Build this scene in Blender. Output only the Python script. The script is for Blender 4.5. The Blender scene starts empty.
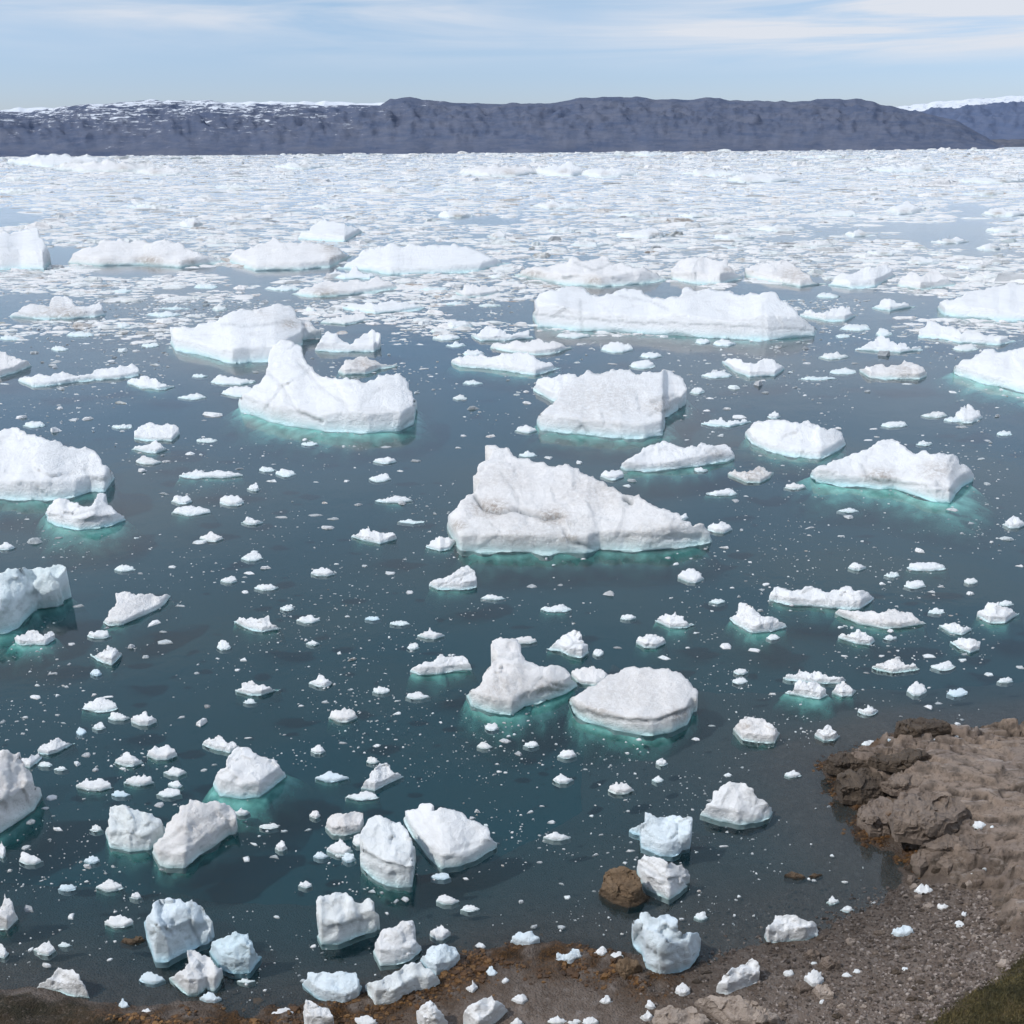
import bpy, bmesh, math, random
import numpy as np
from mathutils import Vector
from mathutils.geometry import delaunay_2d_cdt

random.seed(7)
rng = np.random.default_rng(7)
scene = bpy.context.scene
C = scene.collection

# ------------------------------------------------------------------ camera
H = 45.0
FPX = 960.0
PITCH = math.atan(365.0 / FPX)
ROLL = math.radians(0.45)
cp, sp = math.cos(PITCH), math.sin(PITCH)
Rx = np.array([[1, 0, 0], [0, sp, -cp], [0, cp, sp]])      # columns: right, up, back
cr, sr = math.cos(ROLL), math.sin(ROLL)
Rz = np.array([[cr, -sr, 0], [sr, cr, 0], [0, 0, 1]])
CR = Rx @ Rz.T
CAM = np.array([0.0, 0.0, H])


def rays(px, py):
    px = np.asarray(px, float); py = np.asarray(py, float)
    v = np.stack([(px - 512) / FPX, -(py - 512) / FPX, -np.ones_like(px)], -1)
    return v @ CR.T


def on_level(px, py, z=0.0):
    d = rays(px, py)
    t = (np.asarray(z) - H) / np.minimum(d[..., 2], -1e-4)
    return CAM + d * t[..., None]


def to_px(P):
    q = (np.asarray(P) - CAM) @ CR
    w = np.maximum(-q[..., 2], 0.01)
    return 512 + q[..., 0] / w * FPX, 512 - q[..., 1] / w * FPX


# ------------------------------------------------------------------ noise
_U = np.uint64


def _mix(ix, iy, iz, s):
    """64-bit lattice hash"""
    with np.errstate(over='ignore'):
        n = ix.astype(np.uint64) * _U(0x9E3779B97F4A7C15) + iy.astype(np.uint64) * _U(0xC2B2AE3D27D4EB4F) \
            + iz.astype(np.uint64) * _U(0x165667B19E3779F9) + _U((int(s) * 0x27D4EB2F165667C5 + 77) & 0xFFFFFFFFFFFFFFFF)
        n ^= n >> _U(29); n *= _U(0xBF58476D1CE4E5B9); n ^= n >> _U(32); n *= _U(0x94D049BB133111EB); n ^= n >> _U(29)
    return n


_C8 = np.array([(a, b, c) for a in (0, 1) for b in (0, 1) for c in (0, 1)], np.int64)
_C27 = np.array([(a, b, c) for a in (-1, 0, 1) for b in (-1, 0, 1) for c in (-1, 0, 1)], np.int64)


def vnoise(P, s=0):
    P = np.asarray(P, float); sh = P.shape[:-1]; P = P.reshape(-1, 3)
    i = np.floor(P).astype(np.int64); f = P - i
    u = f * f * (3 - 2 * f)
    c = i[None] + _C8[:, None]
    h = (_mix(c[..., 0], c[..., 1], c[..., 2], s) >> _U(40)).astype(float) / 16777216.0
    w = np.where(_C8[:, None] == 1, u[None], 1 - u[None]).prod(-1)
    return ((h * w).sum(0) * 2 - 1).reshape(sh)


def fbm(P, s=0, o=4, g=0.5):
    a, r, P = 1.0, 0, np.asarray(P, float)
    for k in range(o):
        r = r + a * vnoise(P, s + k * 17)
        P = P * 2.03 + 11.7; a *= g
    return r


def facet(P, s=0):
    """broken, plane-faceted relief: every cell is a tilted plane"""
    P = np.asarray(P, float); sh = P.shape[:-1]; P = P.reshape(-1, 3)
    if len(P) > 60000:
        return np.concatenate([facet(q, s) for q in np.array_split(P, len(P) // 40000 + 1)]).reshape(sh)
    i = np.floor(P).astype(np.int64)
    c = i[None] + _C27[:, None]
    h1 = _mix(c[..., 0], c[..., 1], c[..., 2], s); h2 = _mix(c[..., 0], c[..., 1], c[..., 2], s + 991)
    def fld(h, k): return ((h >> _U(k)) & _U(0xFFFF)).astype(float) / 65535.0
    A = P[None] - (c + np.stack([fld(h1, 0), fld(h1, 16), fld(h1, 32)], -1))
    d = (A * A).sum(-1)
    b = d.argmin(0)[None]
    g = np.stack([fld(np.take_along_axis(h2, b, 0)[0], k) for k in (0, 16, 32)], -1) - .5
    Ab = np.take_along_axis(A, b[..., None], 0)[0]
    return ((Ab * g).sum(-1) * 2 + (fld(np.take_along_axis(h1, b, 0)[0], 48) - .5) * 0.8).reshape(sh)


def sstep(a, b, x):
    t = np.clip((x - a) / (b - a), 0, 1)
    return t * t * (3 - 2 * t)


# ------------------------------------------------------------------ node helpers
def mat(name):
    m = bpy.data.materials.new(name); m.use_nodes = True
    nt = m.node_tree
    for n in list(nt.nodes): nt.nodes.remove(n)
    return m, nt


class NB:
    def __init__(s, nt): s.nt = nt
    def n(s, typ, ins=None, **kw):
        nd = s.nt.nodes.new(typ)
        for k, v in kw.items(): setattr(nd, k, v)
        if ins:
            for k, v in ins.items():
                sock = nd.inputs[k]
                if isinstance(v, bpy.types.NodeSocket): s.nt.links.new(v, sock)
                else: sock.default_value = v
        return nd
    def math(s, op, a, b=0.0, c=0.0, clamp=False):
        nd = s.n('ShaderNodeMath', {0: a, 1: b, 2: c}, operation=op, use_clamp=clamp); return nd.outputs[0]
    def mix(s, f, a, b, blend='MIX'):
        nd = s.n('ShaderNodeMix', None, data_type='RGBA', blend_type=blend)
        for k, v in ((0, f), (6, a), (7, b)):
            if isinstance(v, bpy.types.NodeSocket): s.nt.links.new(v, nd.inputs[k])
            else: nd.inputs[k].default_value = v if k == 0 else (*v, 1)
        return nd.outputs[2]
    def ramp(s, f, stops, interp='LINEAR'):
        nd = s.n('ShaderNodeValToRGB', {0: f}); cr_ = nd.color_ramp; cr_.interpolation = interp
        while len(cr_.elements) < len(stops): cr_.elements.new(0.5)
        for e, (p, c) in zip(cr_.elements, stops):
            e.position = p; e.color = (*c, 1) if len(c) == 3 else c
        return nd.outputs[0]
    def noise(s, vec, scale, detail=4, rough=0.55, dist=0.0):
        return s.n('ShaderNodeTexNoise', {'Vector': vec, 'Scale': scale, 'Detail': detail, 'Roughness': rough, 'Distortion': dist}).outputs[0]
    def mapr(s, v, a, b, c=0.0, d=1.0):
        return s.n('ShaderNodeMapRange', {0: v, 1: a, 2: b, 3: c, 4: d}).outputs[0]


WATER_BODY = (0.0100, 0.053, 0.070)

# ice ------------------------------------------------------------
def make_ice_material(name, base=(0.80, 0.81, 0.82), blue=(0.50, 0.77, 0.80), mott=(0.68, 0.675, 0.675)):
    m, nt = mat(name); b = NB(nt)
    out = b.n('ShaderNodeOutputMaterial')
    nc = b.n('ShaderNodeAttribute', attribute_name='nc').outputs['Vector']
    at = b.n('ShaderNodeSeparateColor', {0: b.n('ShaderNodeAttribute', attribute_name='look').outputs['Color']})
    blu, dirt_shade, dark = at.outputs[0], at.outputs[1], at.outputs[2]
    n1 = b.noise(nc, 0.7, 5, 0.6, 0.4)
    n2 = b.noise(nc, 3.2, 6, 0.7, 0.3)
    n3 = b.noise(nc, 11.0, 4, 0.7)
    wv = b.n('ShaderNodeTexVoronoi', {'Vector': nc, 'Scale': 1.6, 'Randomness': 1.0}, feature='DISTANCE_TO_EDGE').outputs[0]
    mot = b.math('MULTIPLY', b.mapr(n1, 0.42, 0.68), 0.55)
    mot = b.math('ADD', mot, b.math('MULTIPLY', b.mapr(n2, 0.55, 0.75), 0.5), clamp=True)
    col = b.mix(b.math('MULTIPLY', mot, 0.55), base, mott)
    lay = b.n('ShaderNodeVectorMath', {0: nc, 1: (0.35, 0.15, 2.6)}, operation='MULTIPLY').outputs[0]
    ln = b.noise(lay, 1.3, 5, 0.6, 0.7)
    col = b.mix(b.math('MULTIPLY', b.mapr(ln, 0.52, 0.66), 0.26), col, tuple(v * .80 for v in mott))
    dm = b.math('MULTIPLY', dirt_shade, b.mapr(b.noise(nc, 2.0, 6, 0.75, 0.6), 0.36, 0.58), clamp=True)
    col = b.mix(dm, col, (0.36, 0.31, 0.27))
    bl = b.math('MULTIPLY', blu, b.mapr(n1, 0.3, 0.6, 0.75, 1.1), clamp=True)
    col = b.mix(bl, col, blue)
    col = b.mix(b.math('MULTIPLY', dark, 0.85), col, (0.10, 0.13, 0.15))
    hgt = b.math('ADD', b.math('ADD', b.math('MULTIPLY', n2, 0.5), b.math('MULTIPLY', ln, 0.16)), b.math('MULTIPLY', n3, 0.2))
    hgt = b.math('ADD', hgt, b.math('MULTIPLY', b.mapr(wv, 0.0, 0.06), 0.06))
    un = b.n('ShaderNodeAttribute', attribute_name='unit').outputs['Fac']
    bmp = b.n('ShaderNodeBump', {'Height': hgt, 'Strength': 0.42, 'Distance': b.math('MULTIPLY', un, 2.2)})
    p = b.n('ShaderNodeBsdfPrincipled', {'Base Color': col, 'Roughness': 0.62, 'Normal': bmp.outputs[0]})
    p.inputs['Specular IOR Level'].default_value = 0.25
    nt.links.new(p.outputs[0], out.inputs[0])
    return m

ICE = make_ice_material('glacier_ice')
ICE_BLUE = make_ice_material('blue_glacier_ice', (0.71, 0.79, 0.84), (0.42, 0.70, 0.82), (0.60, 0.72, 0.79))
ICE_PINK = make_ice_material('dusty_glacier_ice', (0.79, 0.78, 0.775), (0.48, 0.72, 0.73), (0.66, 0.64, 0.625))

def make_foot_material():
    m, nt = mat('submerged_ice'); b = NB(nt)
    out = b.n('ShaderNodeOutputMaterial')
    nc = b.n('ShaderNodeAttribute', attribute_name='nc').outputs['Vector']
    f = b.n('ShaderNodeAttribute', attribute_name='fade').outputs['Fac']
    f2 = b.math('ADD', f, b.mapr(b.noise(nc, 0.8, 3, 0.5), 0.3, 0.7, -0.15, 0.15))
    col = b.ramp(f2, [(0.0, (0.30, 0.74, 0.68)), (0.25, (0.14, 0.46, 0.42)), (0.6, (0.045, 0.185, 0.18)), (1.0, WATER_BODY)])
    al = b.math('POWER', b.mapr(f2, 0.0, 1.0, 1.0, 0.0), 1.1)
    d = b.n('ShaderNodeBsdfDiffuse', {'Color': col})
    t = b.n('ShaderNodeBsdfTransparent')
    mx = b.n('ShaderNodeMixShader', {0: al, 1: t.outputs[0], 2: d.outputs[0]})
    nt.links.new(mx.outputs[0], out.inputs[0])
    return m
FOOT = make_foot_material()

# rock -----------------------------------------------------------
def tint_below_water(b, col, k=0.55):
    z = b.n('ShaderNodeSeparateXYZ', {0: b.n('ShaderNodeNewGeometry').outputs['Position']}).outputs[2]
    f = b.math('SUBTRACT', 1.0, b.math('POWER', 2.718, b.math('MULTIPLY', b.math('MINIMUM', z, 0.0), k)), clamp=True)
    wet = b.mapr(z, 0.05, 0.6, 0.5, 1.0)
    hsv = b.n('ShaderNodeHueSaturation', {'Value': wet, 'Color': col}).outputs[0]
    return b.mix(f, hsv, WATER_BODY)

def make_rock_material(name, c1, c2, c3, scale=1.0):
    m, nt = mat(name); b = NB(nt)
    out = b.n('ShaderNodeOutputMaterial')
    P = b.n('ShaderNodeNewGeometry').outputs['Position']
    n1 = b.noise(P, 0.7 * scale, 6, 0.65, 0.5); n2 = b.noise(P, 3.5 * scale, 6, 0.7, 0.4); n3 = b.noise(P, 14 * scale, 4, 0.7)
    col = b.mix(b.mapr(n1, 0.35, 0.65), c1, c2)
    col = b.mix(b.math('MULTIPLY', b.mapr(n2, 0.5, 0.72), 0.7), col, c3)
    col = tint_below_water(b, col)
    hg = b.math('ADD', b.math('MULTIPLY', n2, 0.6), b.math('MULTIPLY', n3, 0.3))
    bm_ = b.n('ShaderNodeBump', {'Height': hg, 'Strength': 0.9, 'Distance': 0.3 / scale})
    p = b.n('ShaderNodeBsdfPrincipled', {'Base Color': col, 'Roughness': 0.8, 'Normal': bm_.outputs[0]})
    nt.links.new(p.outputs[0], out.inputs[0])
    return m
ROCK = make_rock_material('weathered_rock', (0.245, 0.190, 0.150), (0.175, 0.137, 0.112), (0.055, 0.043, 0.036))
ROCK_BROWN = make_rock_material('brown_boulder', (0.20, 0.135, 0.080), (0.145, 0.095, 0.056), (0.05, 0.032, 0.02))
ROCK_DARK = make_rock_material('dark_wet_rock', (0.115, 0.085, 0.060), (0.060, 0.043, 0.031), (0.028, 0.022, 0.018))
ROCK_PALE = make_rock_material('pale_granite', (0.46, 0.385, 0.33), (0.36, 0.295, 0.25), (0.18, 0.145, 0.125))


# ------------------------------------------------------------------ objects
def tag(o, label=None, cat=None, group=None, kind=None):
    if label: o['label'] = label
    if cat: o['category'] = cat
    if group: o['group'] = group
    if kind: o['kind'] = kind
    return o


def mesh_obj(name, V, F, material, origin=None, parent=None, attrs=None, smooth=True):
    V = np.asarray(V, float)
    if origin is None: origin = np.array([V[:, 0].mean(), V[:, 1].mean(), 0.0])
    me = bpy.data.meshes.new(name)
    me.from_pydata((V - origin).tolist(), [], F if isinstance(F, list) else F.tolist())
    me.materials.append(material)
    for k, (typ, arr) in (attrs or {}).items():
        a = me.attributes.new(k, typ, 'POINT')
        if typ == 'FLOAT': a.data.foreach_set('value', np.asarray(arr, np.float32).ravel())
        elif typ == 'FLOAT_VECTOR': a.data.foreach_set('vector', np.asarray(arr, np.float32).ravel())
        elif typ == 'FLOAT_COLOR':
            arr = np.asarray(arr, np.float32)
            arr = np.concatenate([arr, np.ones((len(arr), 1), np.float32)], 1) if arr.shape[1] == 3 else arr
            a.data.foreach_set('color', arr.ravel())
    if smooth: me.polygons.foreach_set('use_smooth', [True] * len(me.polygons))
    me.update()
    o = bpy.data.objects.new(name, me); C.objects.link(o)
    if parent is not None:
        o.parent = parent
        o.location = Vector(origin) - parent.location
    else: o.location = Vector(origin)
    return o


def jag(pts, amp, minlen, r):
    """fractal roughening of a poly-line in image units"""
    out = [pts[0]]
    for a, b in zip(pts[:-1], pts[1:]):
        def rec(p, q, d):
            L = math.hypot(q[0] - p[0], q[1] - p[1])
            if L < minlen or d > 6: return [q]
            k = r.uniform(-1, 1) * amp * L
            m = ((p[0] + q[0]) / 2 - (q[1] - p[1]) / L * k, (p[1] + q[1]) / 2 + (q[0] - p[0]) / L * k)
            return rec(p, m, d + 1) + rec(m, q, d + 1)
        out += rec(a, b, 0)
    return out


def inside(poly, x, y):
    poly = np.asarray(poly); c = np.zeros(x.shape, bool); n = len(poly)
    for i in range(n):
        x1, y1 = poly[i]; x2, y2 = poly[(i + 1) % n]
        if y1 == y2: continue
        m = ((y1 > y) != (y2 > y)) & (x < (x2 - x1) * (y - y1) / (y2 - y1) + x1)
        c ^= m
    return c


def dist_line(pts, x, y, closed=False):
    pts = list(pts); best = np.full(x.shape, 1e9)
    if closed: pts = pts + [pts[0]]
    for (x1, y1), (x2, y2) in zip(pts[:-1], pts[1:]):
        dx, dy = x2 - x1, y2 - y1; L = dx * dx + dy * dy + 1e-9
        t = np.clip(((x - x1) * dx + (y - y1) * dy) / L, 0, 1)
        best = np.minimum(best, np.hypot(x - x1 - t * dx, y - y1 - t * dy))
    return best


def solid(name, top, bot, material, seed=0, c=0.45, s=0.45, z0=0.0, relief=1.0, step=None, grooves=(), dirt_shade=(),
          blue=0.0, wet=1.0, foot=0.0, footdir=(0, -1), parent=None, rock=False, lumps=0.16):
    """A free-standing lump of ice or rock that rests on level z0.  top/bot: where its skyline and its
    waterline lie; the body rises from the waterline as a cliff (share c) and leans back (slope s)."""
    r = random.Random(seed * 7919 + 13)
    if not rock: c *= 0.72; s *= 0.9; relief *= 0.85
    area = 0; pl = list(top) + list(bot)[::-1][1:-1]
    for (x1, y1), (x2, y2) in zip(pl, pl[1:] + pl[:1]): area += (x1 * y2 - x2 * y1) / 2
    area = abs(area); size = math.sqrt(area)
    if step is None: step = min(2.2, max(0.75, size / 26.0))
    T = jag(list(top), 0.30 if size < 24 and not rock else 0.20, step * 1.3, r)
    Bt = jag(list(bot), 0.07, step * 1.6, r)
    loop = T + Bt[::-1][1:-1]
    # drop coincident points
    lp = [loop[0]]
    for p in loop[1:]:
        if math.hypot(p[0] - lp[-1][0], p[1] - lp[-1][1]) > step * 0.3: lp.append(p)
    loop = lp
    lx = [p[0] for p in loop]; ly = [p[1] for p in loop]
    gx, gy = np.meshgrid(np.arange(min(lx), max(lx), step), np.arange(min(ly), max(ly), step * 0.87))
    gx = gx + (np.arange(gx.shape[0]) % 2)[:, None] * step * 0.5
    gx = gx + rng.uniform(-.2, .2, gx.shape) * step; gy = gy + rng.uniform(-.2, .2, gy.shape) * step
    gx, gy = gx.ravel(), gy.ravel()
    m = inside(loop, gx, gy)
    gx, gy = gx[m], gy[m]
    m = dist_line(loop, gx, gy, True) > step * 0.5
    gx, gy = gx[m], gy[m]
    pts = [Vector(p) for p in loop] + [Vector(p) for p in zip(gx.tolist(), gy.tolist())]
    n = len(loop)
    vo, eo, fo, ov, oe, of = delaunay_2d_cdt(pts, [(i, (i + 1) % n) for i in range(n)], [], 1, 1e-5)
    p2 = np.array([(v.x, v.y) for v in vo]); F = [list(f) for f in fo]
    px, py = p2[:, 0], p2[:, 1]
    bx = np.array([p[0] for p in bot], float); by = np.array([p[1] for p in bot], float); k = np.argsort(bx, kind='stable')
    yb = np.interp(px, bx[k], by[k])
    d = rays(px, py)
    yb = np.maximum(yb, py)
    G = on_level(px, yb, np.full(px.shape, z0))
    D = np.hypot(G[:, 0], G[:, 1])
    h = np.maximum(H + D * d[:, 2] / np.hypot(d[:, 0], d[:, 1]) - z0, 0)
    hm = h.max() + 1e-6
    Gc = G.mean(0); mpp = np.linalg.norm(Gc - CAM) / FPX
    Ls = size * mpp
    hc = c * hm * (1 + 0.16 * fbm(np.stack([px / size * 2.5, px * 0, px * 0 + seed], -1), seed, 3))
    hc = np.maximum(hc, 0.03)
    z = np.minimum(h, hc) * 0.9 + s * np.maximum(h - hc, 0)
    lk = float(np.clip((H / np.linalg.norm(Gc - CAM)) * 1.3, 0.16, 0.62))     # gentler folds on the far, low-angle ones
    q = np.stack([px / size * 3.2, (py) / size * 3.2, px * 0 + seed * 3.1], -1)
    lmp = lumps * lk
    z = z * (1 + lmp * 1.3 * fbm(q * 0.6, seed + 5, 2) + lmp * 0.8 * facet(q * 0.9, seed + 9))
    z = np.maximum(z, 0)
    for gl, w, dep in grooves:
        dl = dist_line(gl, px, py)
        z = z + 0
    P = CAM + d * ((z + z0 - H) / np.minimum(d[:, 2], -1e-4))[:, None]
    # surface normals
    def normals(P):
        N = np.zeros_like(P)
        for f in F:
            a, b_, c_ = P[f[0]], P[f[1]], P[f[2]]
            nn = np.cross(b_ - a, c_ - a)
            for i in f: N[i] += nn
        L = np.linalg.norm(N, axis=1)[:, None]; N = N / np.maximum(L, 1e-9)
        fl = (N * (CAM - P)).sum(1) < 0
        N[fl] *= -1
        return N
    Fa = np.array([f[:3] for f in F])
    def normals(P):
        nn = np.cross(P[Fa[:, 1]] - P[Fa[:, 0]], P[Fa[:, 2]] - P[Fa[:, 0]])
        N = np.zeros_like(P)
        for j in range(3): np.add.at(N, Fa[:, j], nn)
        N = N / np.maximum(np.linalg.norm(N, axis=1)[:, None], 1e-9)
        if ((N * (CAM - P)).sum(1)).mean() < 0: N = -N
        return N
    N = normals(P)
    ka = float(np.clip(2.2 * H / np.linalg.norm(Gc - CAM), 0.35, 1.0))
    Q = P / Ls * [1.0, ka, 1.0]
    amp = relief * Ls * float(np.clip(H / np.linalg.norm(Gc - CAM) * 2.2, 0.35, 1.0))
    disp = 0.022 * facet(Q * 3.2 + seed, seed + 21) + 0.009 * facet(Q * 8 + seed, seed + 31) + 0.012 * fbm(Q * 8 + seed, seed + 41, 4)
    dark = np.zeros(len(P))
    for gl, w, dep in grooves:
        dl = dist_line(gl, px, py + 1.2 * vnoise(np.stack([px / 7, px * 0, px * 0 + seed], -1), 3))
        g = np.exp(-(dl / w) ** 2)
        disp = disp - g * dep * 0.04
        dark = np.maximum(dark, g * dep * 0.42)  # crack shade painted into the colour; also darkens lines like the old waterline
    edge = np.clip(dist_line(loop, px, py, True) / (size * 0.06 + 0.8), 0, 1)
    if rock: disp = disp + 0.05 * facet(Q * [2.2, 2.2, 5.0] + seed, seed + 55)
    P = P + N * (disp * amp * (0.25 + 0.75 * edge))[:, None]
    P[:, 2] = np.maximum(P[:, 2], z0 - 0.15 * Ls)
    # back side
    isb = np.zeros(len(P), bool)
    cnt = {}
    for f in F:
        for a, b_ in zip(f, f[1:] + f[:1]): cnt[(a, b_)] = 1
    be = [e for e in cnt if (e[1], e[0]) not in cnt]
    nxt = {}
    for a, b_ in be: nxt.setdefault(a, b_)
    V = [P]; nb = len(P); ids = sorted({i for e in be for i in e}); idx = {v: i for i, v in enumerate(ids)}
    B = P[ids]; ro = B[:, :2] / np.linalg.norm(B[:, :2], axis=1)[:, None]
    hb = np.maximum(B[:, 2] - z0, 0)
    rings = []
    sink = 0.35 + 0.02 * Ls
    for fr, ou in ((0.55, 0.10), (0.0, 0.30)):
        R = B.copy()
        R[:, 2] = z0 + hb * fr - (sink if fr == 0 else 0.05 * hb)
        jit = 1 + 0.5 * vnoise(B / Ls * 5, seed + 77)
        R[:, :2] += ro * (hb * ou * jit + (0.02 if fr == 0 else 0))[:, None]
        rings.append(R)
    base = len(P)
    F2 = list(F)
    m_ = len(ids)
    for kx in range(2):
        V.append(rings[kx])
        for a, b_ in be:
            A, B2 = idx[a], idx[b_]
            if kx == 0: F2.append([b_, a, base + A, base + B2])
            else: F2.append([base + B2, base + A, base + m_ + A, base + m_ + B2])
    V = np.concatenate(V)
    hh = np.concatenate([z, hb * 0.5, hb * 0])
    unit = mpp * 10
    look = np.zeros((len(V), 3))
    wband = max(0.07 * hm, 1.5 * mpp)
    look[:, 0] = np.clip(blue + wet * 0.75 * np.exp(-(hh / wband) ** 1.3), 0, 1)
    dd = np.zeros(len(P))
    for dx, dy, dr, ds in dirt_shade: dd = np.maximum(dd, ds * np.exp(-(((px - dx) / dr) ** 2 + ((py - dy) / (dr * .5)) ** 2)))
    look[:len(P), 1] = dd; look[:len(P), 2] = dark
    nc = V / unit; 
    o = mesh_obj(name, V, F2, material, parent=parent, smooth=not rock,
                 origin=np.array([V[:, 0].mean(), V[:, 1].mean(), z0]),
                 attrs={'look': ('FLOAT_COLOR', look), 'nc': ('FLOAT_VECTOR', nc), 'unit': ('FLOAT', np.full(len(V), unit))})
    if foot > 0:
        # hull seen through the water: rings that sink outwards from the waterline
        fp = rings[1][:, :2]; cen = fp.mean(0)
        ang = np.arctan2(fp[:, 1] - cen[1], fp[:, 0] - cen[0]); rad = np.linalg.norm(fp - cen, axis=1)
        K = 72; th = np.linspace(-math.pi, math.pi, K, endpoint=False)
        RR = np.array([max([rad[i] for i in range(len(rad)) if abs((ang[i] - t + math.pi) % (2 * math.pi) - math.pi) < 0.16] or [0]) for t in th])
        if (RR == 0).any(): RR[RR == 0] = np.interp(th[RR == 0], th[RR > 0], RR[RR > 0])
        RR = (np.roll(RR, 1) + RR * 2 + np.roll(RR, -1)) / 4
        dv = np.stack([np.cos(th), np.sin(th)], -1)
        VV, FD = [], []
        layers = 9
        w0 = float(np.clip(0.55 - 0.05 * foot, 0.0, 0.42))
        dep = min(3.2, 0.5 * Ls + 0.6)
        nz = fbm(np.stack([dv[:, 0] * 1.6, dv[:, 1] * 1.6, dv[:, 0] * 0 + seed], -1), seed + 3, 3)
        fdv = np.array(footdir, float); fdv /= np.linalg.norm(fdv)
        side = 0.45 + 0.55 * np.clip((dv * fdv).sum(1), 0, 1)
        for k_ in range(layers):
            u = k_ / (layers - 1)
            ex = 0.66 * foot * mpp * (1.6 / max(0.25, math.sin(math.atan2(H, np.hypot(*cen))))) ** 0.8 * (u ** 0.8) * side * (1 + 0.45 * nz)
            rr_ = (RR * (0.9 + 0.1 * u) + ex)[:, None]
            zz = -0.06 - dep * u ** 1.2
            VV.append(np.concatenate([cen + dv * rr_, np.full((K, 1), zz)], 1)); FD.append(np.full(K, w0 + (1 - w0) * u))
        VV = np.concatenate(VV); FD = np.concatenate(FD)
        FF = []
        for k_ in range(layers - 1):
            for i in range(K):
                j = (i + 1) % K
                FF.append([k_ * K + i, k_ * K + j, (k_ + 1) * K + j, (k_ + 1) * K + i])
        FF.append(list(range(K)))
        mesh_obj('submerged_foot', VV, FF, FOOT, parent=o, origin=np.array([cen[0], cen[1], 0.0]),
                 attrs={'fade': ('FLOAT', FD), 'nc': ('FLOAT_VECTOR', VV / unit)})
    return o
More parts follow.
